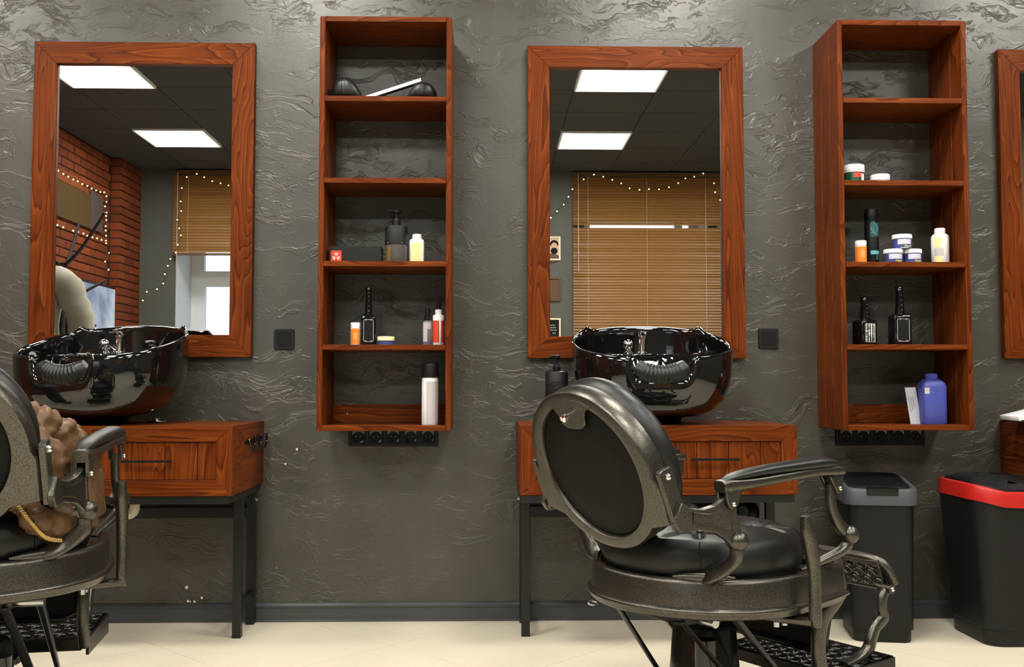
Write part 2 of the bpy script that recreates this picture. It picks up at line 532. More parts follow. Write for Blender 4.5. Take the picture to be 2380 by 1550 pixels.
# window wall behind the camera (seen in the mirrors)
W1 = (-3.09, -1.62, .85, 2.75); W2 = (.97, 2.22, .85, 2.75)
wb = MB()
xs = [XL - .1, W1[0], W1[1], W2[0], W2[1], XR + .1]
for a, b, op in ((xs[0], xs[1], None), (xs[1], xs[2], W1), (xs[2], xs[3], None), (xs[3], xs[4], W2), (xs[4], xs[5], None)):
    if op is None: wb.box(a, b, YB - .6, YB, -.05, ZC + .1)
    else:
        wb.box(a, b, YB - .6, YB, -.05, op[2]); wb.box(a, b, YB - .6, YB, op[3], ZC + .1)
struct(wb.build('wall_back', 'grey_paint', None, 0), 'grey painted wall with two windows')
def window(name, W, bars, label):
    x0, x1, z0, z1 = W; yf = YB - .54
    fr = MB()
    for a, b, c, d in ((x0, x0 + .06, z0, z1), (x1 - .06, x1, z0, z1), (x0 + .06, x1 - .06, z0, z0 + .06), (x0 + .06, x1 - .06, z1 - .06, z1)):
        fr.box(a, b, yf - .035, yf + .035, c, d)
    root = struct(fr.build(name, 'window_frame', None, 0), label)
    rv = MB()
    for a, b, c, d in ((x0 - .001, x0 + .004, z0, z1), (x1 - .004, x1 + .001, z0, z1)):
        rv.box(a, b, yf + .036, YB + .001, c, d)
    rv.build('reveal', 'reveal', root, 0)
    box('window_sill', 'window_frame', root, x0 - .03, x1 + .03, yf + .036, YB + .05, z0 - .03, z0 + .002, .004, False)
    panes = []
    for (a, b, c, d, wdt) in bars:
        m = MB()
        m.box(a, a + wdt, yf - .03, yf + .03, c, d); m.box(b - wdt, b, yf - .03, yf + .03, c, d)
        m.box(a + wdt, b - wdt, yf - .03, yf + .03, c, c + wdt); m.box(a + wdt, b - wdt, yf - .03, yf + .03, d - wdt, d)
        s = m.build('sash', 'window_frame', root, 0)
        MB().box(a + wdt, b - wdt, yf - .006, yf + .004, c + wdt, d - wdt).build('pane', 'window_glass', s, 0)
    return root
window('window_1', W1, ((W1[0] + .06, W1[1] - .06, .91, 2.02, .085), (W1[0] + .06, W1[1] - .06, 2.02, 2.69, .075)), 'white framed window under a raised brown blind')
window('window_2', W2, ((W2[0] + .06, 2.03, .91, 2.69, .05), (2.03, W2[1] - .06, .91, 2.69, .03)), 'white framed window behind a lowered brown blind')
struct(MB().box(-14, 14, -30, YB - .65, -.4, -.3).build('ground_outside', 'asphalt', None, 0), 'pale street ground outside the windows')

# brick wall on the left (seen in the left mirror)
bw = struct(MB().box(XL - .12, XL - .012, YB, 0, -.05, ZC + .1).build('wall_left', 'mortar', None, 0), 'red brick side wall')
PIL = -5.55; PX = XL + .1
pil = struct(box('trim_1', 'mortar', None, XL - .011, PX - .012, YB + .001, PIL, 0, ZC - .001, 0, False), 'brick pilaster in the corner beside the raised blind')
bm_cache = {}
stuff = MB(); stuff2 = MB()
def brick(x0, x1, y0, y1, z0, z1, own, par=None):
    par = par or bw
    if not own:
        (stuff if par is bw else stuff2).box(x0, x1, y0, y1, z0, z1); return
    key = (round(x1 - x0, 3), round(y1 - y0, 3), round(z1 - z0, 3))
    c = ((x0 + x1) / 2, (y0 + y1) / 2, (z0 + z1) / 2)
    if key not in bm_cache:
        hx, hy, hz = key[0] / 2, key[1] / 2, key[2] / 2
        o = MB().box(-hx, hx, -hy, hy, -hz, hz).build('brick', 'brick', par, 0, .003)
        bm_cache[key] = o.data
    else:
        o = bpy.data.objects.new('brick', bm_cache[key]); COL.objects.link(o); o.parent = par
    o.location = (c[0] + random.uniform(-.003, .001), c[1], c[2])
RP, CPW, BH = .0762, .262, .065
rows = int(ZC / RP)
for r in range(rows):
    z0 = .004 + r * RP; z1 = min(z0 + BH, ZC - .002)
    y = -.004 - (CPW / 2 if r % 2 else 0)
    if r % 2: brick(XL - .02, XL, -.004 - CPW / 2 + .012, -.004, z0, z1, False)
    while y > PIL + .05:
        y1 = y; y0 = max(y - .25, PIL + .008)
        own = z0 > 1.22 and y0 < -4.05
        brick(XL - .02, XL, y0, y1, z0, z1, own)
        y -= CPW
    # pilaster face and return
    cells = ((PIL - .25, PIL), (YB + .004, PIL - .262)) if r % 2 == 0 else ((PIL - .12, PIL), (PIL - .382, PIL - .132), (YB + .004, PIL - .394))
    for y0, y1 in cells:
        brick(XL + .002 if y1 == PIL else PX - .02, PX, y0, y1 + (.004 if y1 == PIL else 0), z0, z1, z0 > 1.22, pil)
st = stuff.build('bricks_far', 'brick', bw, 0); st['kind'] = 'stuff'
stuff2.build('bricks_low', 'brick', pil, 0)['kind'] = 'stuff'

# floor: large cream tiles laid on the diagonal
fl = struct(MB().box(XL - .1, XR + .1, YB - .25, .1, -.06, -.0015).build('floor', 'floor_base', None, 0), 'cream tiled floor')
def clip(poly, ax, sgn, val):
    out = []
    for i in range(len(poly)):
        a, b = poly[i], poly[(i + 1) % len(poly)]
        da, db = sgn * (a[ax] - val), sgn * (b[ax] - val)
        if da <= 0: out.append(a)
        if da * db < 0:
            t = da / (da - db); out.append((a[0] + (b[0] - a[0]) * t, a[1] + (b[1] - a[1]) * t))
    return out
TS = .81; g = .0009; fl_me = None
for i in range(-12, 14):
    for j in range(-12, 16):
        s0 = -1.526 + TS * i; d0 = -.775 + TS * j            # s = x+y, d = x-y
        P = [((s + d) / 2, (s - d) / 2) for s, d in ((s0 + g, d0 + g), (s0 + TS - g, d0 + g), (s0 + TS - g, d0 + TS - g), (s0 + g, d0 + TS - g))]
        Q = P
        for ax, sg, v in ((0, 1, XR - .002), (0, -1, XL + .002), (1, 1, -.002), (1, -1, YB + .002)):
            Q = clip(Q, ax, sg, v)
            if len(Q) < 3: break
        if len(Q) < 3: continue
        c = ((s0 + TS / 2 + d0 + TS / 2) / 2, (s0 - d0) / 2)
        if Q == P and fl_me:
            o = bpy.data.objects.new('floor_tile', fl_me); COL.objects.link(o); o.parent = fl; o.location = (c[0], c[1], 0)
        else:
            o = MB().prism([(q[0] - c[0], q[1] - c[1]) for q in Q], lambda q, k: (q[0], q[1], -.002 + .002 * k)).build('floor_tile', 'floor_tile', fl, 0)
            o.location = (c[0], c[1], 0)
            if Q == P: fl_me = o.data

def baseboard(name, p0, p1, nrm):
    prof = [(0, 0), (.018, 0), (.018, .004), (.013, .008), (.013, .05), (.016, .056), (.016, .062), (.008, .07), (0, .072)]
    d = Vector((p1[0] - p0[0], p1[1] - p0[1], 0)); n = Vector((*nrm, 0))
    m = MB().prism(prof, lambda q, k: Vector((p0[0], p0[1], 0)) + d * k + n * q[0] + Vector((0, 0, q[1])))
    return struct(m.build(name, 'baseboard', None, 20), 'dark grey plastic baseboard')
baseboard('baseboard_front', (XL, 0), (XR, 0), (0, -1))
baseboard('baseboard_right', (XR, -.02), (XR, YB + .02), (-1, 0))
baseboard('baseboard_back', (XL + .11, YB), (XR, YB), (0, 1))

# ================================================================== BLINDS
def blind(x0, x1, ztop, zbot, label, skip=()):
    t = thing('venetian_blind', ((x0 + x1) / 2, YB + .06, ztop), label, 'blind', 'brown venetian blinds')
    box('head_rail', 'blind_rail', t, x0, x1, YB + .035, YB + .085, ztop - .035, ztop)
    box('bottom_rail', 'blind_rail', t, x0, x1, YB + .045, YB + .075, zbot, zbot + .02)
    m = MB(); z = ztop - .06; k = 0
    while z > zbot + .03:
        if not any(a < z < b for a, b in skip):
            a = radians(62 + 9 * sin(k * 1.7) * sin(k * .31)); w2 = .0185
            dy, dz = w2 * cos(a), w2 * sin(a); yc = YB + .06
            m.add([(x0, yc - dy, z + dz), (x1, yc - dy, z + dz), (x1, yc + .002, z + .001), (x0, yc + .002, z + .001), (x0, yc + dy, z - dz), (x1, yc + dy, z - dz)],
                  [(0, 1, 2, 3), (3, 2, 5, 4)])
        z -= .0285; k += 1
    m.build('slats', 'blind_slat', t, 0, world=True)['kind'] = 'stuff'
    for f in (.1, .5, .9):
        x = x0 + (x1 - x0) * f
        box('ladder_cord', 'cord', t, x - .0015, x + .0015, YB + .083, YB + .0845, zbot + .02, ztop - .03)
    MB().tube([(x0 + .05, YB + .095, ztop - .03), (x0 + .05, YB + .097, ztop - 1.0)], .004, 6).build('tilt_wand', 'cord', t, world=True)
    return t
blind(-3.11, -1.58, 3.035, 2.19, 'brown slatted blind raised halfway, reflected in the left mirror')
blind(.855, 2.33, 3.035, .8, 'brown slatted blind lowered over its window, reflected in the middle mirror', skip=((2.475, 2.505),))

# ================================================================== STRING LIGHTS
def refl(p): return Vector((p.x, -p.y, p.z))
def garland(name, pix, plane, label):
    P = []
    for px, py in pix:
        if plane == 'back': p = refl(atY(px, py, -YB - .118)); 
        else: p = refl(atX(px, py, XL + .025))
        P.append(p)
    t = thing(name, P[0], label, 'string lights')
    MB().tube([p + Vector((0, 0, .012)) for p in bez(P, 3)], .0028, 5).build('wire', 'wire', t, world=True)
    me = None
    for p in P:
        if me is None:
            b = MB().sphere((0, 0, 0), .0075, 8).build('bulb', 'bulb', t); me = b.data
        else:
            b = bpy.data.objects.new('bulb', me); COL.objects.link(b); b.parent = t
        b.location = p - P[0]
    return t
cm = lambda L: [(1190 + a * .503, 80 + b * .503) for a, b in L]
cl = lambda L: [(110 + a * .4257, 140 + b * .4258) for a, b in L]
garland('string_lights', cm([(179, 849), (207, 819), (238, 788), (260, 752), (278, 717), (330, 672), (377, 650), (420, 660), (462, 674), (503, 690), (542, 713), (587, 720), (631, 717), (677, 718), (723, 708), (766, 689), (799, 667), (840, 660), (881, 645), (931, 690), (936, 731), (959, 767), (966, 810), (966, 857), (966, 900)]), 'back', 'warm string lights swagged across the top of the lowered blind')
garland('string_lights', cl([(992, 686), (949, 674), (904, 663), (860, 641), (820, 623), (765, 640), (738, 700), (732, 773), (735, 825), (713, 873), (724, 919), (733, 957), (716, 1008), (705, 1051), (676, 1086), (662, 1124), (646, 1169), (637, 1220), (603, 1250), (548, 1265), (526, 1312)]), 'back', 'warm string lights draped down beside the raised blind')
garland('string_lights', cl([(66, 606), (94, 624), (121, 639), (148, 654), (172, 664), (197, 679), (224, 689), (248, 703), (272, 713), (295, 722), (316, 724), (328, 745), (328, 775), (320, 800), (329, 834), (326, 852), (327, 875), (324, 908), (324, 931), (326, 960), (325, 987), (302, 982), (277, 974), (252, 969), (225, 960), (203, 948), (175, 939), (147, 933), (93, 914), (62, 902)]), 'brick', 'warm string lights framing the brown panel on the brick wall')
garland('string_lights', cl([(326, 1001), (341, 1053), (321, 1101), (339, 1145), (383, 1184), (387, 1231), (378, 1287), (405, 1331)]), 'brick', 'short warm string lights hanging below the brown panel on brick')

# brown panel on the brick wall
def brickpt(px, py, dx=.012): return refl(atX(px, py, XL + dx))
a = brickpt(128, 470); b = brickpt(241, 470)
t = thing('wall_panel', (XL + .002, (a.y + b.y) / 2, 2.25), 'brown and grey panel on the brick wall inside the string-light frame', 'wall panel')
ymid = brickpt(212, 470).y
box('brown_board', 'poster_brown', t, XL + .001, XL + .016, ymid, a.y + .45, 2.30, 2.60)
box('orange_board', 'poster_orange', t, XL + .001, XL + .013, ymid + .15, a.y + .1, 2.605, 2.70)
box('grey_board', 'poster_grey', t, XL + .001, XL + .016, b.y, ymid - .004, 2.30, 2.64)

# television on the brick wall
a = brickpt(172, 645, .05); b = brickpt(270, 690, .05)
t = thing('television', (XL + .002, (a.y + b.y) / 2, 1.2), 'flat television with a pale blue picture on the brick wall', 'television')
tz = a.z
box('bezel', 'black_plastic', t, XL + .012, XL + .06, b.y, a.y + .05, tz - .62, tz, .004)
box('screen', 'tv_screen', t, XL + .0585, XL + .0615, b.y + .035, a.y + .035, tz - .595, tz - .018)
box('wall_bracket', 'black_plastic', t, XL + .0005, XL + .014, (a.y + b.y) / 2 - .12, (a.y + b.y) / 2 + .12, tz - .42, tz - .2)

# coat tree in front of the television
def coat_tree():
    p = refl(atY(150, 620, 3.0)); x, y = p.x, p.y
    t = thing('coat_tree', (x, y, 0), 'black branching coat tree standing by the brick wall', 'coat rack')
    MB().lathe([(.19, 0), (.2, .012), (.17, .03), (.03, .04)], n=24).build('base', 'black_matte', t)
    MB().tube([(0, 0, .03), (0, 0, 1.75)], [.024, .02], 12).build('trunk', 'black_matte', t)
    for z, L, az, up in ((1.72, .34, 20, .36), (1.72, .3, 150, .34), (1.70, .33, 265, .38), (1.50, .27, 330, .14), (1.46, .26, 200, .15), (1.42, .28, 80, .13), (1.2, .25, 10, .12), (1.17, .24, 130, .12), (1.14, .24, 250, .12)):
        a = radians(az); d = Vector((cos(a), sin(a), 0))
        pts = bez([Vector((0, 0, z)), d * L * .4 + Vector((0, 0, z + up * .3)), d * L * .8 + Vector((0, 0, z + up * .75)), d * L + Vector((0, 0, z + up))], 4)
        MB().tube(pts, lerp_list([.013, .009], len(pts)), 8).build('branch', 'black_matte', t)
coat_tree()

# framed pictures on the window wall (left edge of the middle mirror)
def picture(zc, h, frame, inner, label, kind):
    x1 = refl(atY(1302, 560, -YB)).x; wd = h * .78; x0 = x1 - wd
    t = thing('framed_picture', ((x0 + x1) / 2, YB, zc - h / 2), label, 'picture', 'pictures on the window wall')
    y0, y1 = YB + .001, YB + .022; fw = .016
    for nm, a, b, c, d in (('frame_bar', x0, x0 + fw, zc - h / 2, zc + h / 2), ('frame_bar', x1 - fw, x1, zc - h / 2, zc + h / 2), ('frame_bar', x0 + fw, x1 - fw, zc - h / 2, zc - h / 2 + fw), ('frame_bar', x0 + fw, x1 - fw, zc + h / 2 - fw, zc + h / 2)):
        box(nm, frame, t, a, b, y0, y1, c, d)
    box('print', inner, t, x0 + fw, x1 - fw, y0, y1 - .01, zc - h / 2 + fw, zc + h / 2 - fw)
    xc = (x0 + x1) / 2; yy = y1 - .0095
    def disc(name, m, cx, cz, rx, rz, k):
        pts = [(cx + rx * cos(q), cz + rz * sin(q)) for q in [2 * pi * i / 20 for i in range(20)]]
        MB().prism(pts, lambda p, s: (p[0], yy + .0005 * k + .0006 * s, p[1])).build(name, m, t, 0, world=True)
    if kind == 'portrait':
        disc('shoulders', 'frame_brown', xc + .01, zc - h * .4, .075, .045, 0)
        disc('hair_shape', 'ink', xc + .03, zc + .045, .042, .04, 1)
        disc('face_shape', 'skin', xc + .03, zc + .01, .034, .05, 2)
        disc('beard_shape', 'ink', xc + .03, zc - .025, .035, .033, 3)
    elif kind == 'script':
        for k, (dx, dz, L) in enumerate(((.0, .06, .09), (.02, .035, .07), (.03, .01, .06), (.035, -.02, .035))):
            m = MB()
            pts = [(xc + dx - L / 2 + L * i / 8, yy + .001, zc + dz + .006 * sin(i * 2.4)) for i in range(9)]
            m.tube(pts, .0022, 5).build('chalk_line', 'print_white', t, world=True)
        disc('dot', 'print_white', xc + .03, zc - .06, .009, .009, 1)
zz = lambda py: atY(1290, py, -YB).z
picture((zz(551) + zz(606)) / 2, zz(551) - zz(606), 'frame_cream', 'photo_paper', 'cream framed portrait of a bearded man, highest on the window wall', 'portrait')
picture((zz(646) + zz(700)) / 2, zz(646) - zz(700), 'frame_brown', 'frame_brown', 'dark brown framed picture between the two cream framed ones', 'plain')
picture((zz(740) + zz(800)) / 2, zz(740) - zz(800), 'frame_cream', 'ink', 'cream framed black chalkboard print, lowest on the window wall', 'script')
# ================================================================== MIRRORS
def board(name, m, parent, poly, y0, y1):
    return MB().prism(poly, lambda q, k: (q[0], y0 if k else y1, q[1])).build(name, m, parent, 30, .0012, 1, True)
def mitred(parent, x0, x1, z0, z1, wd, y0, y1, name='frame_board'):
    board(name, 'wood_x', parent, [(x0, z1), (x1, z1), (x1 - wd, z1 - wd), (x0 + wd, z1 - wd)], y0, y1)
    board(name, 'wood_x', parent, [(x0, z0), (x1, z0), (x1 - wd, z0 + wd), (x0 + wd, z0 + wd)], y0, y1)
    board(name, 'wood_z', parent, [(x0, z0), (x0, z1), (x0 + wd, z1 - wd), (x0 + wd, z0 + wd)], y0, y1)
    board(name, 'wood_z', parent, [(x1, z0), (x1, z1), (x1 - wd, z1 - wd), (x1 - wd, z0 + wd)], y0, y1)
def mirror(x0, x1, z0, z1, label):
    t = thing('wall_mirror', ((x0 + x1) / 2, 0, z0), label, 'mirror', 'wood framed wall mirrors')
    mitred(t, x0, x1, z0, z1, .0865, -.031, -.001)
    box('glass', 'mirror_glass', t, x0 + .083, x1 - .083, -.012, -.008, z0 + .083, z1 - .083, smooth=0)
    # pale bevel line of the pane's edge
    for a, b in ((x0 + .0868, x0 + .0885), (x1 - .0885, x1 - .0868)):
        box('pane_edge', 'wood_z', t, a, b, -.0195, -.0119, z0 + .087, z1 - .087, smooth=0)
    return t
mirror(-1.7861, -.922, 1.0250, 2.2695, 'wood framed mirror behind the left basin, reflecting brick and string lights')
mirror(.1593, 1.0222, 1.0212, 2.2689, 'wood framed mirror behind the middle basin, reflecting a lowered blind')
xr = xat(2338, -.031)
mirror(xr, xr + .863, 1.0212, 2.2689, 'wood framed mirror cut off by the right edge of the photo')

# ================================================================== WALL SHELVES
SD = .2892; BT = .0195
def shelf(x0, x1, z0, z1, tops, label):
    t = thing('wall_shelf', ((x0 + x1) / 2, 0, z0), label, 'shelf', 'tall open wood wall shelves')
    pw = (SD - .001) / 3
    for xa, xb in ((x0, x0 + BT), (x1 - BT, x1)):
        for k in range(3):
            box('side_plank', 'wood_z', t, xa, xb, -.001 - k * pw - pw + .0008, -.001 - k * pw - .0008, z0, z1, .0028)
    box('top_board', 'wood_x', t, x0 + BT, x1 - BT, -SD, -.001, z1 - BT, z1, .001)
    box('bottom_board', 'wood_x', t, x0 + BT, x1 - BT, -SD, -.001, z0, z0 + BT, .001)
    out = []
    for py, px in tops:
        z = zat(py, -SD, px); out.append(z)
        box('shelf_board', 'wood_x', t, x0 + BT, x1 - BT, -SD, -.001, z - BT, z, .001)
    box('back_rail', 'wood_x', t, x0 + BT, x1 - BT, -.02, -.001, z0 + BT, z0 + BT + .072, .001)
    for xs_ in (x0 + .075, x1 - .075):
        MB().prism([(.004 * cos(a), .004 * sin(a)) for a in [2 * pi * i / 10 for i in range(10)]], lambda q, k: (xs_ + q[0], -.0198 - .0012 * k, z0 + BT + .036 + q[1])).build('screw', 'steel', t, 0, world=True)
    return out + [z0 + BT]
ZL = shelf(-.6224, -.1344, .7491, 2.2864, ((223, 895), (413, 895), (606.5, 895), (801, 895)), 'tall open wood shelf between the left and middle mirrors')
ZR = shelf(1.3132, 1.8037, .7491, 2.2895, ((227.5, 2100), (419, 2100), (608.5, 2100), (800.5, 2100)), 'tall open wood shelf right of the middle mirror')

# ================================================================== SWITCHES AND SOCKETS
def switch(px, py, label):
    p = atY(px, py, 0)
    t = thing('light_switch', (p.x, 0, p.z - .04), label, 'switch', 'black wall switches')
    MB().prism(rrect(.081, .081, .006), lambda q, k: (p.x + q[0] * (1 - .04 * k), -.0005 - .009 * k, p.z + q[1] * (1 - .04 * k))).build('plate', 'black_matte', t, 25, world=True)
    m = MB().prism(rrect(.055, .055, .002), lambda q, k: (p.x + q[0], -.0095 - (.004 if q[1] > 0 else .0015) * k, p.z + q[1]))
    m.build('rocker', 'black_plastic', t, 25, world=True)
switch(660.5, 788.5, 'black wall switch left of the left shelf')
switch(1785.5, 787, 'black wall switch right of the middle mirror')
def sockets(px0, px1, label):
    x0, x1 = xat(px0, 0), xat(px1, 0); z0, z1 = zat(1037, 0), .7475
    t = thing('socket_strip', ((x0 + x1) / 2, 0, z0), label, 'socket', 'black socket strips')
    MB().prism(rrect(x1 - x0, z1 - z0, .006), lambda q, k: ((x0 + x1) / 2 + q[0] * (1 - .01 * k), -.0005 - .009 * k, (z0 + z1) / 2 + q[1] * (1 - .03 * k))).build('frame', 'black_plastic', t, 25, world=True)
    p = (x1 - x0 - .012) / 5
    for i in range(5):
        cx = x0 + .006 + p * (i + .5); cz = (z0 + z1) / 2 + .003; h = p * .43
        m = MB(); N = 24
        rings = []
        sq = [(h * max(-1, min(1, 1.42 * cos(a))), h * max(-1, min(1, 1.42 * sin(a)))) for a in [2 * pi * k / N for k in range(N)]]
        for rr, y in ((1, -.0095), (1, -.0125)):
            rings.append([(cx + a * rr, y, cz + b * rr) for a, b in sq])
        for r_, y in ((.0215, -.0125), (.0205, -.0122), (.0195, -.0098), (.0004, -.0098)):
            rings.append([(cx + r_ * cos(2 * pi * k / N), y, cz + r_ * sin(2 * pi * k / N)) for k in range(N)])
        s = m.loft(rings).build('socket', 'black_gloss', t, 25, world=True)
        for dx in (-.009, .009):
            MB().sphere((cx + dx, -.0105, cz), .0024, 8).build('contact_hole', 'steel', s, world=True)
sockets(810.5, 1019.5, 'black strip of five sockets under the left shelf')
sockets(1939, 2146, 'black strip of five sockets under the right shelf')

# ================================================================== VANITY CABINETS
CD = .4911
def cabinet(x0, x1, z0, z1, label, first, hooks=False, pmid=None):
    t = thing('vanity_cabinet', ((x0 + x1) / 2, -CD / 2, 0), label, 'cabinet', 'wood vanity cabinets on black steel stands')
    box('top_panel', 'wood_x', t, x0, x1, -CD + .019, -.004, z1 - .02, z1, .001)
    box('side_panel', 'wood_y', t, x0, x0 + .018, -CD + .019, -.004, z0, z1 - .0205, .001)
    box('side_panel', 'wood_y', t, x1 - .018, x1, -CD + .019, -.004, z0, z1 - .0205, .001)
    box('bottom_panel', 'wood_x', t, x0 + .0185, x1 - .0185, -CD + .019, -.004, z0, z0 + .018)
    box('back_panel', 'wood_x', t, x0 + .0185, x1 - .0185, -.014, -.004, z0 + .0185, z1 - .021)
    fw = .055
    mitred(t, x0, x1, z0, z1, fw, -CD, -CD + .0185, 'face_board')
    d = box('drawer', 'wood_x', t, x0 + fw - .004, x1 - fw + .004, -CD + .019, -CD + .035, z0 + fw - .004, z1 - fw + .004)
    bx = x0 + fw; edges = [bx]
    e = first
    while e < x1 - fw - .02:
        if e > bx + .01: edges.append(e)
        e += .1118
    edges.append(x1 - fw)
    for a, b in zip(edges[:-1], edges[1:]):
        box('plank', 'wood_z', d, a + .0008, b - .0008, -CD + .008, -CD + .0185, z0 + fw + .0005, z1 - fw - .0005, .0014)
    # bar handle
    hx0, hx1, hz = pmid
    h = MB().box(hx0, hx1, -CD - .026, -CD - .018, hz - .004, hz + .004)
    h.box(hx0 + .006, hx0 + .013, -CD - .019, -CD + .009, hz - .004, hz + .004)
    h.box(hx1 - .013, hx1 - .006, -CD - .019, -CD + .009, hz - .004, hz + .004)
    h.build('handle', 'black_plastic', d, 0, world=True)
    # steel stand
    s = MB()
    za, zb = z0 - .027, z0 - .0005
    s.box(x0 + .003, x1 - .011, -CD + .004, -CD + .03, za, zb); s.box(x0 + .003, x1 - .011, -.035, -.006, za, zb)
    s.box(x0 + .003, x0 + .033, -CD + .03, -.035, za, zb); s.box(x1 - .041, x1 - .011, -CD + .03, -.035, za, zb)
    st = s.build('stand', 'frame_steel', t, 0, .001, 1, True)
    for xa in (x0 + .012, x1 - .049):
        for ya in (-.267, -.058):
            box('leg', 'frame_steel', st, xa, xa + .031, ya, ya + .031, 0, za, .001)
        box('side_rail', 'frame_steel', st, xa + .002, xa + .029, -.236, -.058, .098, .128, .001)
    box('rear_rail', 'frame_steel', st, x0 + .043, x1 - .049, -.053, -.03, .405, .445, .001)
    for xa, sx in ((x0 + .012, -1), (x1 - .018, 1)):
        m = MB()
        X = xa if sx < 0 else xa
        rings = [[(X + sx * a, -.0425 + r * cos(2 * pi * k / 16), z0 - .06 + r * sin(2 * pi * k / 16)) for k in range(16)] for r, a in ((.0115, 0), (.0115, .004), (.007, .0045), (.007, .009), (.001, .0095))]
        m.loft(rings).build('bolt', 'steel', st, 30, world=True)
    if hooks:
        X = x1
        rail = MB().box(X + .0002, X + .004, -.32, -.05, z1 - .072, z1 - .062).build('hook_rail', 'black_plastic', t, 0, world=True)
        for k in range(3):
            yy = -.295 + k * .1
            pts = bez([(X + .004, yy, z1 - .06), (X + .012, yy, z1 - .062), (X + .016, yy + .014, z1 - .09), (X + .018, yy + .034, z1 - .1), (X + .018, yy + .056, z1 - .085), (X + .018, yy + .062, z1 - .052)], 6)
            m = MB().tube(pts, .0042, 8); m.sphere((X + .018, yy + .062, z1 - .05), .0055, 8)
            m.build('hook', 'black_gloss', rail, world=True)
    return t
hz = zat(1068, -CD - .02, 1660)
cw = 1.0789 - .1135
cab_c = -.8746 - cw
cabinet(cab_c, -.8746, .536, .7765, 'wood vanity cabinet under the left basin, hooks on its side', xat(306, -CD + .008, 1070), True, (xat(282, -CD - .02, 1070), xat(397, -CD - .02, 1070), zat(1072.5, -CD - .02, 340)))
cabinet(.1135, 1.0789, .536, .7765, 'wood vanity cabinet under the middle basin', xat(1545, -CD + .008, 1070) - .335, False, (xat(1607, -CD - .02, 1070), xat(1719, -CD - .02, 1070), hz))
cr0 = xat(2320, 0)
cabinet(cr0, cr0 + cw, .536, .7765, 'wood vanity cabinet at the right edge beyond the bins', cr0 + .1, False, (cr0 + .5, cr0 + .67, hz))
CZ = .7765

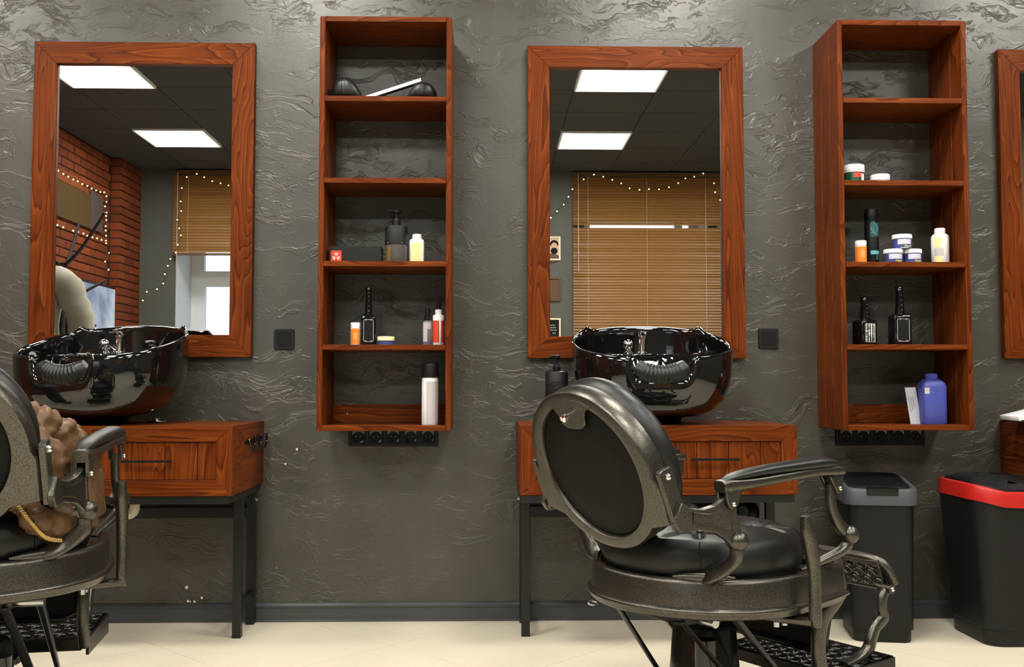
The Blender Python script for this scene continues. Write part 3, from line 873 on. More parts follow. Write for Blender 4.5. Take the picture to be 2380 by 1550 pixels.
# ================================================================== SHAMPOO BASINS
def smooth(a, b, x):
    t = max(0, min(1, (x - a) / (b - a))); return t * t * (3 - 2 * t)
def basin(loc, rz, label):
    t = thing('shampoo_basin', loc, label, 'basin', 'black shampoo basins', rz)
    N = 160
    AX, AY = .290, .262
    base = []
    for k in range(N):
        a = -pi / 2 + 2 * pi * k / N
        e = 2 / 2.35
        x = AX * math.copysign(abs(cos(a)) ** e, cos(a)); y = AY * math.copysign(abs(sin(a)) ** e, sin(a))
        tt = (y + AY) / (2 * AY)
        x *= 1 - .06 * smooth(.75, 1, tt)
        z = .238 + .132 * tt ** 1.15
        ear = 0.
        if y > 0:
            ang = abs(math.degrees(math.atan2(y, abs(x))) - 40)
            ear = .017 * math.exp(-(ang / 4.5) ** 2)
        nz = smooth(.118, .078, abs(x)) if y < 0 else 0.
        base.append((x, y, z, ear, nz))
    def ring(s, zf, cy=0., en=0., nn=0.):
        return [(x * s, (y + .045 * nz * nn) * s + cy, (z - .055 * nz * nn) * zf + ear * en) for x, y, z, ear, nz in base]
    m = MB()
    rings = [[(q[0] * s, q[1] * s - .03, zz) for q in base] for s, zz in ((.34, .001), (.36, .02), (.46, .035))]
    rings += [ring(.60, .12, -.02), ring(.78, .2, -.012, 0, 0), ring(.9, .33, -.005), ring(.965, .5, 0, 0, .04), ring(.99, .62, 0, 0, .14), ring(.998, .72, 0, .1, .32), ring(1.003, .8, 0, .25, .55), ring(1.004, .88, 0, .55, .8), ring(1.004, .94, 0, .9, 1)]
    for da, ds in ((0, 1.0), (35, .996), (70, .985), (110, .968), (145, .955), (180, .945)):
        a = radians(da)
        rings.append([(x * ds, (y + .045 * nz) * ds, z - .055 * nz + ear - .012 + .012 * sin(a)) for x, y, z, ear, nz in base])
    nr = 34
    for i in range(1, nr):
        u = i / nr
        q = []
        dec = max(0, 1 - i / 12)
        for x, y, z, ear, nz in base:
            zz = z - .012 - .055 * nz * dec + ear * max(0, 1 - i / 3)
            if u < .42:
                f = u / .42; r = .945 + .016 * sin(pi * f); h = zz - (zz - .165) * f
            else:
                g_ = (u - .42) / .58 * pi / 2; r = .945 * cos(g_) + .004; h = .165 - .065 * sin(g_)
            X, Y = x * r, (y + .045 * nz * dec) * r
            led = smooth(.035, .075, Y - .25 * X * X)
            h = max(h, .10 + .155 * led) if led > 0 else h
            q.append((X, Y, h))
        rings.append(q)
    m.loft(rings, True, True).build('bowl', 'ceramic', t, 180)
    # neck pad
    pts = []
    nn = 40
    for i in range(nn + 1):
        u = -1 + 2 * i / nn
        pts.append((.088 * u, -AY + .030 + .012 * u * u, .172 + .03 * abs(u) ** 2.2))
    rad = []
    for i in range(nn + 1):
        u = abs(-1 + 2 * i / nn)
        wob = (.0022 if i % 3 == 0 else -.0008) * (u < .75)
        rad.append((.034 * (1 - .3 * u ** 4) + wob, .036 * (1 - .2 * u ** 4) + wob))
    MB().tube(pts, rad, 18, side=(0, 1, 0)).build('neck_pad', 'leather', t, 60)
    # taps on the ledge
    lz = .2565
    f = MB().lathe([(.0215, 0), (.0215, .006), (.017, .009), (.0165, .055), (.0175, .062), (.0175, .07), (.004, .074)], (-.012, .125, lz), 24)
    tap = f.build('mixer_tap', 'chrome', t, 40)
    L = MB().tube(bez([(-.012, .135, lz + .071), (-.012, .118, lz + .079), (-.012, .098, lz + .084)], 4), lerp_list([(.012, .005), (.017, .004), (.014, .003)], 9), 12, side=(1, 0, 0))
    L.build('lever', 'chrome', tap)
    MB().sphere((-.012, .108, lz + .05), .003, 8).build('red_dot', 'red_label', tap)
    h = MB().lathe([(.018, 0), (.018, .006), (.012, .01), (.011, .02)], (-.066, .12, lz), 20)
    sp = h.build('spray_holder', 'chrome', t, 40)
    MB().sphere((-.068, .108, lz + .036), .0195, 18).build('spray_head', 'chrome', sp)
    MB().tube([(-.068, .12, lz + .03), (-.055, .15, lz + .012), (-.05, .17, lz + .0)], .008, 10).build('hose', 'chrome', sp)
    # overflow plate in the well
    MB().lathe([(.03, 0), (.03, .003), (.022, .005), (.004, .004)], (0, -.02, .1005), 20).build('drain', 'chrome', t, 30)
    return t
BX = (.1135 + 1.0789) / 2
basin((BX + .004, -.300, CZ), 0, 'glossy black shampoo basin in front of the middle mirror')
basin((cab_c + cw / 2 - .035, -.300, CZ), radians(-13), 'glossy black shampoo basin in front of the left mirror')
# white trap under the left cabinet
px = xat(295, -.22, 1190)
t = thing('drain_pipe', (px, -.22, .45), 'white plastic drain trap hanging under the left cabinet', 'pipe')
zb = zat(1208, -.22, 295)
pts = bez([(px - .03, -.22, .5355), (px - .03, -.22, zb + .055), (px - .026, -.22, zb + .03), (px, -.22, zb + .0195), (px + .024, -.22, zb + .03), (px + .029, -.22, zb + .055), (px + .029, -.2, .5)], 6)
MB().tube(pts, .0185, 14).build('trap', 'pipe_white', t, 60, world=True)
MB().lathe([(.024, -.012), (.024, .012)], (px - .03, -.22, zb + .075), 14).build('nut', 'pipe_white', t, 30, world=True)
px = xat(1735, -.2, 1200)
t = thing('drain_pipe', (px, -.2, .4), 'dark drain trap under the middle cabinet', 'pipe')
pts = bez([(px - .05, -.2, .5355), (px - .05, -.2, .45), (px - .045, -.2, .41), (px - .015, -.2, .39), (px + .02, -.2, .41), (px + .026, -.2, .45), (px + .026, -.1, .47), (px + .026, -.001, .47)], 6)
MB().tube(pts, .02, 14).build('trap', 'black_matte', t, 60, world=True)

# small round metal dish on the left cabinet
p = atY(363, 973, -.2)
t = thing('drain_stopper', (p.x, -.2, CZ), 'small round metal drain stopper on the left cabinet', 'drain stopper')
MB().lathe([(.028, .0003), (.036, .004), (.034, .007), (.02, .0075), (.013, .008), (.012, .0125), (.002, .013)], n=28).build('disc', 'steel', t, 30)
MB().lathe([(.014, .0131), (.014, .017), (.01, .0185), (.001, .0185)], n=20).build('knob', 'chrome', t, 30)
# white slab on the right cabinet
p = atY(2338, 973, -.2)
t = thing('white_case', (p.x, -.2, CZ), 'thin white case lying tilted on the right cabinet', 'case')
def tilt(x, y, z, a=radians(13.5)):
    return (p.x + x * cos(a) - z * sin(a), -.2 + y, CZ + .0005 + x * sin(a) + z * cos(a) )
for nm, m_, z0, z1, i in (('base_shell', 'black_plastic', 0, .006, .0), ('lid_shell', 'white_plastic', .006, .024, .0)):
    b = MB(); b.v = [tilt(*v) for v in MB().box(i, .2, -.1, .04, z0, z1).v]; b.f = MB().box(0, 1, 0, 1, 0, 1).f
    b.build(nm, m_, t, 30, .003, 2, world=True)
box('foot', 'black_plastic', t, p.x + .15, p.x + .17, -.29, -.17, CZ + .0005, CZ + .037)
# ================================================================== SHELF ITEMS
def spot(pl, pr_, ptop, z, Y):
    """x centre, width, height of a thing standing at depth Y on height z"""
    a, b = atY(pl, ptop, Y), atY(pr_, ptop, Y)
    return (a.x + b.x) / 2, b.x - a.x, atY((pl + pr_) / 2, ptop, Y).z - z
def arc(r, z0, z1, a0, a1, n=14, th=.0006, zf=None):
    """curved label patch; angles in degrees, -90 faces the room"""
    m = MB(); q = [radians(a0 + (a1 - a0) * i / n) for i in range(n + 1)]
    rings = [[((r + d) * cos(a), (r + d) * sin(a), z) for a in q] for d, z in ((0, z0), (th, z0), (th, z1), (0, z1))]
    return m.loft(rings, False, False, closed=False)
def jar(px0, px1, ptop, z, Y, body, lid, label, lab=None, lidf=.36, group=None, text=None):
    x, w_, h = spot(px0, px1, ptop, z, Y); r = w_ / 2
    t = thing('jar', (x, Y, z), label, 'jar', group)
    zl = h * (1 - lidf)
    MB().lathe([(r * .9, .0004), (r * .96, .002), (r * .96, zl - .001), (r * .9, zl)], n=32).build('body', body, t, 40)
    MB().lathe([(r * .97, zl), (r, zl + .001), (r, h - .0025), (r * .97, h - .0006), (r * .5, h)], n=32).build('lid', lid, t, 40)
    if lab:
        o = arc(r * .962, zl * .42, zl * .92, -138, -52).build('label', lab, t)
        if text:
            s = h * .22
            text_mesh('print', text, s, 'yellow_print', t, Matrix.Translation((r * .15, -r * .99 - .0008, zl * .13)) @ Matrix.Rotation(pi / 2, 4, 'X'), .25)
            arc(r * .962, zl * .04, zl * .1, -120, -70).build('small_print', 'print_white', t)
    return t, r, h
def pill(px0, px1, ptop, z, Y, label, lab='orange_label', a=(-150, -30)):
    x, w_, h = spot(px0, px1, ptop, z, Y); r = w_ / 2
    t = thing('bottle', (x, Y, z), label, 'bottle')
    MB().lathe([(r * .92, .0004), (r, .003), (r, h * .76), (r * .94, h * .78)], n=28).build('body', 'white_plastic', t, 40)
    MB().lathe([(r * .98, h * .785), (r * 1.0, h * .79), (r * 1.0, h * .97), (r * .93, h)], n=28).build('cap', 'white_plastic', t, 40)
    l = arc(r * 1.002, h * .06, h * .74, a[0], a[1]).build('label', lab, t)
    for k in range(5):
        arc(r * 1.002 + .0006, h * (.28 + .06 * k), h * (.295 + .06 * k), -110, -66, 6).build('print_line', 'cream', l)
    return t
def whiskey(px0, px1, ptop, z, Y, label, art, rz=0.):
    x, w_, h = spot(px0, px1, ptop, z, Y)
    t = thing('bottle', (x, Y, z), label, 'bottle', 'black square glass bottles', rz)
    w2 = w_ * .92
    hb = h * .49
    rings = []
    for s, zz in ((.94, .0005), (1, .004), (1, hb * .96), (.97, hb), (.8, hb + h * .025), (.45, hb + h * .05)):
        rings.append([(a, b, zz) for a, b in rrect(w2 * s, w2 * s * .9, w2 * .13 * s, 5)])
    MB().loft(rings).build('body', 'black_gloss', t, 40)
    rn = w2 * .235
    prof = [(rn, hb + h * .045), (rn * 1.02, hb + h * .1), (rn * .93, hb + h * .2), (rn * .8, hb + h * .33), (rn * .74, hb + h * .4)]
    MB().lathe(prof, n=24).build('neck', 'black_gloss', t, 40)
    MB().lathe([(rn * .8, hb + h * .4), (rn * .86, hb + h * .405), (rn * .84, h - .004), (rn * .7, h), (rn * .2, h)], n=24).build('stopper', 'black_gloss', t, 40)
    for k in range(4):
        MB().sphere((rn * .1, -rn * (.97 - .05 * k), hb + h * (.1 + .085 * k)), .0022, 8).build('painted_glint', 'steel', t)  # tiny steel beads added to imitate highlights down the black neck
    yf = -w2 * .45 - .0006
    lw, z0, z1 = w2 * .31, hb * .13, hb * .9
    L = MB().prism([(-lw, z0), (lw, z0), (lw, z1), (-lw, z1)], lambda q, k: (q[0], yf + .0003 - .0006 * k, q[1])).build('label', 'ink', t, 0)
    if art == 'frame':
        c = .004
        P = [(-lw + c, z0), (lw - c, z0), (lw, z0 + c), (lw, z1 - c), (lw - c, z1), (-lw + c, z1), (-lw, z1 - c), (-lw, z0 + c)]
        MB().tube([(a * 1.02, yf - .0006, b) for a, b in P], .0006, 5, closed=True).build('label_border', 'print_white', L)
        for zc in (z0 + .002, z1 - .002):
            for sx in (-1, 1):
                pts = [(sx * (lw * .55 + .0035 * cos(a) * (1 - .08 * i)), yf - .0006, zc + .0022 * sin(a)) for i, a in enumerate([k * .7 for k in range(9)])]
                MB().tube(pts, .0005, 5).build('scroll', 'print_white', L)
    else:
        rnd = random.Random(3); m = MB()
        for i in range(4):
            for j in range(6):
                cx = -lw * .72 + lw * 1.44 * i / 3; cz = z0 + (z1 - z0) * (.1 + .8 * j / 5)
                hh = rnd.uniform(.25, .48) * (z1 - z0) / 5.2; ww = rnd.uniform(.1, .3) * lw / 2
                m.prism([(cx - ww, cz - hh), (cx + ww, cz - hh), (cx + ww * .5, cz + hh), (cx - ww * .5, cz + hh)], lambda q, k: (q[0], yf - .0004 - .0004 * k, q[1]))
                m.prism([(cx + ww * 1.3 * cos(a), cz + hh * .6 + ww * 1.3 * sin(a)) for a in [2 * pi * k / 8 for k in range(8)]], lambda q, k: (q[0], yf - .0005 - .0004 * k, q[1]))
        m.build('tool_icons', 'print_white', L, 0)
        m = MB()
        for a, b, c, d in ((-lw, -lw + .0008, z0, z1), (lw - .0008, lw, z0, z1), (-lw, lw, z0, z0 + .0008), (-lw, lw, z1 - .0008, z1)):
            m.box(a, b, yf - .0009, yf - .0003, c, d)
        m.build('label_border', 'print_white', L, 0)
    return t
def spraycan(px0, px1, ptop, z, Y, label, capf, bodym, capm):
    x, w_, h = spot(px0, px1, ptop, z, Y); r = w_ / 2
    t = thing('spray_can', (x, Y, z), label, 'spray can')
    zc = h * (1 - capf)
    MB().lathe([(r * .93, .0004), (r * .97, .003), (r * .97, zc - .008), (r * .9, zc - .002)], n=32).build('body', bodym, t, 40)
    MB().lathe([(r * .95, zc - .002), (r * .98, zc), (r * .98, h - .003), (r * .93, h)], n=32).build('cap', capm, t, 40)
    return t, r, h, zc
Ys = -.2
# ---- left shelf, top: leather pads and the bar across them
def pad(px0, px1, ptop, z, Y, label, flip):
    x, w_, h = spot(px0, px1, ptop, z, Y)
    t = thing('leather_pad', (x, Y, z), label, 'leather pad', 'stitched black leather pads')
    m = MB(); rings = []
    n = 18
    for i in range(n + 1):
        u = -1 + 2 * i / n
        s = (1 - abs(u) ** 2.6) ** .5 if abs(u) < 1 else .02
        s = max(s, .06)
        k = u if not flip else -u
        hh = h * s * (1 - .35 * smooth(.1, 1, k))
        dd = .055 * max(s, .25)
        rings.append([(u * w_ / 2, dd * math.copysign(abs(cos(a)) ** .7, cos(a)), hh * (.5 + .5 * math.copysign(abs(sin(a)) ** .7, sin(a))) + .0004) for a in [2 * pi * q / 20 for q in range(20)]])
    m.loft(rings).build('cushion', 'leather', t, 60)
    sx = -1 if flip else 1
    for k, ux in enumerate((.05, .2)):
        pts = []
        for q in range(13):
            a = -.15 * pi + 1.1 * pi * q / 12 + .05
            i = ux * sx * -1; s = (1 - abs(i) ** 2.6) ** .5
            kk = i if not flip else -i
            hh = h * s * (1 - .35 * smooth(.1, 1, kk))
            pts.append((i * w_ / 2, -.057 * s * math.copysign(abs(cos(a)) ** .7, cos(a)), hh * (.5 + .51 * math.copysign(abs(sin(a)) ** .7, sin(a)))))
        MB().tube(pts, .0012, 6).build('stitched_seam', 'seam_grey' if k == 0 else 'leather', t)
    return x, w_, h
xp, wp, hp = pad(767, 846, 185, ZL[0], Ys, 'stitched black leather pad at the left of the top shelf', False)
xq, wq, hq = pad(944, 1019, 195, ZL[0], Ys, 'stitched black leather pad at the right, under the silver bar end', True)
a = atY(842, 218, Ys); b = atY(979, 187, Ys)
t = thing('silver_bar', (a.x, Ys, ZL[0]), 'silver white bar leaning on a leather pad', 'bar')
d = (b - a).normalized(); n_ = Vector((-d.z, 0, d.x)); a = Vector((a.x, Ys, ZL[0] + .011))
P = [a - n_ * .0065, b - n_ * .0065, b + n_ * .0065, a + n_ * .0065]
MB().prism([(p.x, p.z) for p in P], lambda q, k: (q[0], Ys - .012 + .024 * k, q[1])).build('bar', 'paper_white', t, 25, .001, 1, True)
Q = [a - n_ * .0085, b - n_ * .0085 + d * .004, b - n_ * .0066 + d * .004, a - n_ * .0066]
MB().prism([(p.x, p.z) for p in Q], lambda q, k: (q[0], Ys - .012 + .024 * k, q[1])).build('dark_edge', 'black_plastic', t, 25, 0, 1, True)
# ---- left shelf, third board
z = ZL[2]
x, w_, h = spot(768, 893, 575, z, Ys)
t = thing('product_box', (x, Ys, z), 'long black carton with a red emblem label on the left shelf', 'box')
MB().box(-w_ / 2, w_ / 2 * .93, -.03, .03, .0004, h).build('carton', 'black_matte', t, 30, .001)
lb = MB().box(-w_ / 2 + .007, -w_ / 2 + .046, -.0312, -.0298, .0006, h * .74).build('label', 'red_label', t, 0)
em = MB(); ex = -w_ / 2 + .0265; ez = h * .37
for k in range(3):
    for s in (-1, 1):
        aa = radians(90 + 120 * k)
        R_ = lambda u, v: (ex + u * cos(aa) - v * sin(aa), ez + u * sin(aa) + v * cos(aa))
        em.prism([R_(.003, s * .0012), R_(.015, s * .0012), R_(.0115, s * .0075), R_(.0085, s * .0075), R_(.0095, s * .0042), R_(.003, s * .0034)], lambda q, kk: (q[0], -.0313 - .0005 * kk, q[1]))
em.build('emblem', 'print_white', lb, 0)
MB().box(w_ * .18, w_ * .36, -.0308, -.0301, .0006, .004).build('price_strip', 'grey_label', t, 0)
m = MB()
for k in range(6): m.box(w_ / 2 * .93 - .0002, w_ / 2 * .93 + .0006, -.024, .02 - .004 * (k % 3), h * (.12 + .11 * k), h * (.12 + .11 * k) + .0018)
m.build('small_print', 'brass', t, 0)
def pump_head(t, r, zb, h, m_='black_plastic', side=1):
    """collar, stem and nozzle head from height zb to h"""
    H = h - zb
    MB().lathe([(r * .36, zb), (r * .36, zb + H * .3), (r * .3, zb + H * .33), (r * .27, zb + H * .45), (r * .14, zb + H * .46), (r * .14, zb + H * .8)], n=20).build('collar', m_, t, 40)
    hd = MB().lathe([(r * .32, zb + H * .8), (r * .36, zb + H * .86), (r * .34, zb + H * .97), (r * .1, h)], n=20).build('pump_head', m_, t, 40)
    MB().tube([(0, 0, zb + H * .9), (-r * .5 * side, -r * .5, zb + H * .9), (-r * .72 * side, -r * .72, zb + H * .82)], [r * .14, r * .12, r * .09], 10).build('nozzle', m_, hd)
x, w_, h = spot(895, 948, 488, z, Ys - .02)
t = thing('pump_bottle', (x, Ys - .02, z), 'black pump dispenser with clear lower half on the left shelf', 'pump bottle')
r = w_ / 2; hb = h * .69
MB().lathe([(r * .9, .0004), (r * .95, .003), (r * .95, h * .345)], n=32).build('clear_body', 'smoke_plastic', t, 40)
m = MB().lathe([(r * .97, h * .335), (r, h * .34), (r, hb * .93), (r * .93, hb * .985), (r * .7, hb)], n=32); m.build('sleeve', 'black_matte', t, 40)
pump_head(t, r, hb, h)
arc(r * .953, h * .02, h * .3, -160, -118).build('label', 'brass', t)
for k in (-14, 12): MB().sphere((r * sin(radians(k * 3)), -r * cos(radians(k * 3)) - .0004, h * .36), .0022, 8).build('rivet', 'steel', t)
x, w_, h = spot(952, 986, 545, z, Ys)
t = thing('bottle', (x, Ys, z), 'white bottle with a pale yellow label on the left shelf', 'bottle')
def sq_bottle(t, w_, d_, h, hs, neck, bodym, capm, capz):
    rings = []
    for s, zz in ((.93, .0004), (1, .004), (1, hs - .004), (.9, hs + .002), (.62, hs + .006)):
        rings.append([(a, b, zz) for a, b in rrect(w_ * s, d_ * s, min(w_, d_) * .22 * s, 5)])
    MB().loft(rings).build('body', bodym, t, 45)
    MB().lathe([(neck * .9, hs), (neck * .9, capz), (neck, capz + .0005), (neck, h - .002), (neck * .9, h)], n=24).build('cap', capm, t, 40)
sq_bottle(t, w_, w_ * .7, h, h * .79, w_ * .32, 'white_plastic', 'white_plastic', h * .84)
MB().prism([(-w_ * .36, h * .05), (w_ * .34, h * .03), (w_ * .38, h * .6), (w_ * .3, h * .71), (-w_ * .3, h * .7), (-w_ * .39, h * .6)], lambda q, k: (q[0], -w_ * .35 + .0002 - .0008 * k, q[1])).build('label', 'pale_yellow', t, 0)
# ---- left shelf, fourth board
z = ZL[3]
pill(815, 838, 750, z, Ys, 'orange labelled white bottle beside the black bottle on the left shelf')
whiskey(838, 876, 668, z, Ys + .01, 'black square bottle with scroll bordered label on the left shelf', 'frame', .12)
jar(877, 917, 782, z, Ys - .01, 'blue_jar', 'cream', 'flat blue jar with cream lid on the left shelf', None, .5)
x, w_, h = spot(982, 1006, 717, z, Ys)
t = thing('spray_bottle', (x, Ys, z), 'clear spray bottle with black nozzle on the left shelf', 'spray bottle')
r = w_ / 2
MB().lathe([(r * .9, .0004), (r, .003), (r, h * .6), (r * .8, h * .66), (r * .45, h * .69)], n=28).build('body', 'clear_plastic', t, 40)
MB().lathe([(r * .93, .004), (r * .93, h * .13)], n=24).build('liquid', 'blue_canister', t, 40)
MB().lathe([(r * .68, h * .67), (r * .68, h * .8), (r * .5, h * .82), (r * .46, h), (r * .3, h)], n=24).build('nozzle', 'black_plastic', t, 40)
arc(r * 1.004, h * .1, h * .62, -140, -90).build('label', 'grey_label', t); arc(r * 1.004, h * .44, h * .62, -89, -42).build('label_back', 'grey_label', t)
x, w_, h = spot(1006, 1033, 704, z, Ys)
t = thing('bottle', (x, Ys, z), 'white bottle with red label and black tip on the left shelf', 'bottle')
r = w_ / 2
MB().lathe([(r * .9, .0004), (r, .003), (r, h * .69), (r * .92, h * .715), (r * .6, h * .72)], n=28).build('body', 'white_plastic', t, 40)
MB().lathe([(r * .58, h * .72), (r * .6, h * .83), (r * .45, h * .845)], n=24).build('collar', 'white_plastic', t, 40)
MB().lathe([(r * .42, h * .845), (r * .4, h * .985), (r * .3, h)], n=20).build('tip', 'black_plastic', t, 40)
l = arc(r * 1.004, h * .07, h * .58, -160, -88).build('label', 'red_label', t); arc(r * 1.004, h * .07, h * .58, -62, -20).build('label_back', 'red_label', t)
arc(r * 1.006, h * .07, h * .58, -88, -84, 3).build('label_edge', 'ink', l)
# ---- left shelf, bottom
z = ZL[4]
t, r, h, zc = spraycan(980, 1019.5, 845, z, Ys - .025, 'white and grey spray can with black cap in the left shelf bottom', .22, 'white_label', 'black_matte')
arc(r * .975, h * .02, zc - .016, -112, -25).build('label', 'grey_label', t)
m = MB()
for k in range(16):
    a = radians(-170 + 10 * k); m.sphere((r * .93 * cos(a), r * .93 * sin(a), zc - .0045), .0013, 6)
m.build('rim_beads', 'steel', t)
# ---- right shelf, second board
z = ZR[1]
t, r, h = jar(1960, 2007.5, 385, z, Ys, 'green_jar', 'white_plastic', 'green jar with white screw lid on the right shelf', None, .42)
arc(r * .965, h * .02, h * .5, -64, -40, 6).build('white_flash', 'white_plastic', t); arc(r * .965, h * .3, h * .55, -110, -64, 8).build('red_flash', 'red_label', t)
arc(r * 1.0, h * .68, h * .72, -180, 0, 24, .0012).build('thread', 'white_plastic', t)
jar(2024, 2067, 407, z, Ys, 'white_plastic', 'white_plastic', 'flat white jar alone on the right shelf', None, .6)
# ---- right shelf, third board
z = ZR[2]
pill(1987.5, 2013, 560, z, Ys - .03, 'orange bottle with white cap in front of the tall black can', a=(-178, -2))
t, r, h, zc = spraycan(2008.5, 2040.5, 487, z, Ys + .035, 'tall black spray can with teal swirls on the right shelf', .2, 'black_matte', 'black_plastic')
L = arc(r * .975, h * .5, zc - .012, -120, -40).build('art_panel', 'teal_dark', t)
for k in range(7):
    pts = []
    for i in range(15):
        a = radians(-118 + 5.2 * i); zz = h * (.56 + .03 * k) + h * .022 * sin(i * .55 + k * .9)
        pts.append((r * .985 * cos(a), r * .985 * sin(a), zz))
    MB().tube(pts, .0011, 5).build('swirl', 'teal_print', L)
arc(r * .975, h * .19, h * .255, -120, -40).build('teal_band', 'teal_print', t)
for k in range(4): arc(r * .976, h * (.1 + .02 * k), h * (.108 + .02 * k), -75, -48, 5).build('print_line', 'teal_print', t)
g3 = 'blue jars with white lids'
jar(2054, 2098, 580, z, Ys - .02, 'blue_jar', 'white_plastic', 'blue jar with white lid, lower left of the stacked three', 'lilac_label', .3, g3, 'Fiber')
jar(2099, 2141, 580, z, Ys - .02, 'blue_jar', 'white_plastic', 'blue jar with white lid, lower right of the stacked three', 'lilac_label', .3, g3, 'Fiber')
hj = zat(580, Ys - .02, 2098) - z
jar(2074, 2118, 546, z + hj + .0003, Ys - .02, 'blue_jar', 'white_plastic', 'blue jar with white lid on top of two others', 'lilac_label', .3, g3, 'Fiber')
x, w_, h = spot(2164.5, 2203.5, 531, z, Ys)
t = thing('bottle', (x, Ys, z), 'large white bottle with yellow and grey label on the right shelf', 'bottle')
r = w_ / 2
MB().lathe([(r * .92, .0004), (r, .004), (r, h * .75), (r * .9, h * .81), (r * .62, h * .85), (r * .58, h * .86)], n=32).build('body', 'white_plastic', t, 40)
MB().lathe([(r * .58, h * .86), (r * .62, h * .865), (r * .62, h * .98), (r * .56, h)], n=28).build('cap', 'white_plastic', t, 40)
arc(r * 1.004, h * .02, h * .22, -152, -104).build('label_low', 'pale_yellow', t); arc(r * 1.004, h * .23, h * .44, -152, -92).build('label_mid', 'grey_label', t); arc(r * 1.004, h * .46, h * .74, -152, -104).build('label_top', 'pale_yellow', t)
# ---- right shelf, fourth board
z = ZR[3]
whiskey(1985, 2032, 690, z, Ys + .01, 'black square bottle with barber tool icons on the right shelf', 'icons', .28)
whiskey(2066.5, 2113, 665, z, Ys + .01, 'taller black square bottle with scroll bordered label on the right shelf', 'frame')
# ---- right shelf, bottom
z = ZR[4]
x, w_, h = spot(2136, 2193, 868, z, Ys)
t = thing('canister', (x, Ys, z), 'blue plastic canister with ribbed cap in the right shelf bottom', 'canister')
rings = []
for s, zz in ((.95, .0004), (1, .004), (1, h * .74), (.9, h * .82), (.6, h * .88), (.42, h * .89)):
    rings.append([(a, b, zz) for a, b in rrect(w_ * .98 * s, .075 * s, .016 * s, 5)])
MB().loft(rings).build('body', 'blue_canister', t, 45)
m = MB(); N = 40
m.loft([[((w_ * .22 + (.0012 if i % 2 else 0)) * cos(2 * pi * i / N), (w_ * .22 + (.0012 if i % 2 else 0)) * sin(2 * pi * i / N), zz) for i in range(N)] for zz in (h * .89, h * .985)] + [[(w_ * .19 * cos(2 * pi * i / N), w_ * .19 * sin(2 * pi * i / N), h) for i in range(N)]])
m.build('cap', 'blue_canister', t, 30)
m = MB()
for k in range(9): m.box(-w_ * .06, w_ * .07, -.0384, -.0372, h * (.1 + .07 * k), h * (.115 + .07 * k))
m.build('graduation_marks', 'blue_canister', t, 0)
MB().box(-w_ * .46, -w_ * .26, -.0382, -.0374, h * .6, h * .72).build('sticker', 'grey_label', t, 0)
a = atY(2108, 900, Ys); b = atY(2137, 984, Ys)
t = thing('card', (b.x - .02, Ys, z), 'white printed card leaning against the blue canister', 'card')
hh = a.z - z - .001
def cardp(u, v, k):   # leaning slightly to the left and back
    return (a.x + u + .0 + (1 - v) * .012, Ys + .002 + .02 * v - .0008 * k, z + .0004 + hh * v)
MB().prism([(0, 0), (.042, 0), (.042, 1), (0, 1)], lambda q, k: cardp(q[0], q[1], k)).build('card_sheet', 'paper', t, 0, world=True)
m = MB()
for c, L in enumerate((.44, .36, .3)):
    u = .008 + .008 * c
    m.prism([(u, .32 + .06 * c), (u + .0012, .32 + .06 * c), (u + .0012, .32 + .06 * c + L), (u, .32 + .06 * c + L)], lambda q, k: tuple(Vector(cardp(q[0], q[1], 1)) + Vector((0, -.0002 - .0004 * k, 0))))
m.build('print_lines', 'ink', t, 0, world=True)
# ---- pump bottle on the middle cabinet
Yp = -.3
x, w_, h = spot(1267, 1320, 825, CZ, Yp)
t = thing('pump_bottle', (x, Yp, CZ), 'black pump bottle with orange band standing left of the middle basin', 'pump bottle')
r = w_ / 2; hb = h * .755
MB().lathe([(r * .95, .0004), (r, .004), (r, hb * .975), (r * .93, hb), (r * .5, hb + .001)], n=36).build('body', 'black_matte', t, 40)
m = MB(); N = 36
m.loft([[(r * 1.012 * cos(2 * pi * i / N), r * 1.012 * sin(2 * pi * i / N), zz + (.012 * (1 if (i % 9) < 2 else 0) if q else 0)) for i in range(N)] for q, zz in ((0, hb * .18), (1, hb * .37))], False, False)
m.build('orange_band', 'orange_bright', t, 0)
m = MB(); N = 48
m.loft([[(rr * cos(2 * pi * i / N), rr * sin(2 * pi * i / N), zz) for i in range(N)] for rr, zz in ((r * 1.005, hb * .955), (r * .97, hb * .99), (r * .7, hb + .002))], False, False)
m.build('scalloped_shoulder', 'dark_steel', t, 30)
text_mesh('print', 'BEST', .022, 'black_gloss', t, Matrix.Translation((-r * .3, -r * 1.02, hb * .72)) @ Matrix.Rotation(pi / 2, 4, 'X'))
text_mesh('print', 'POMADE', .014, 'black_gloss', t, Matrix.Translation((-r * .25, -r * 1.02, hb * .62)) @ Matrix.Rotation(pi / 2, 4, 'X'))
pump_head(t, r * .95, hb, h)

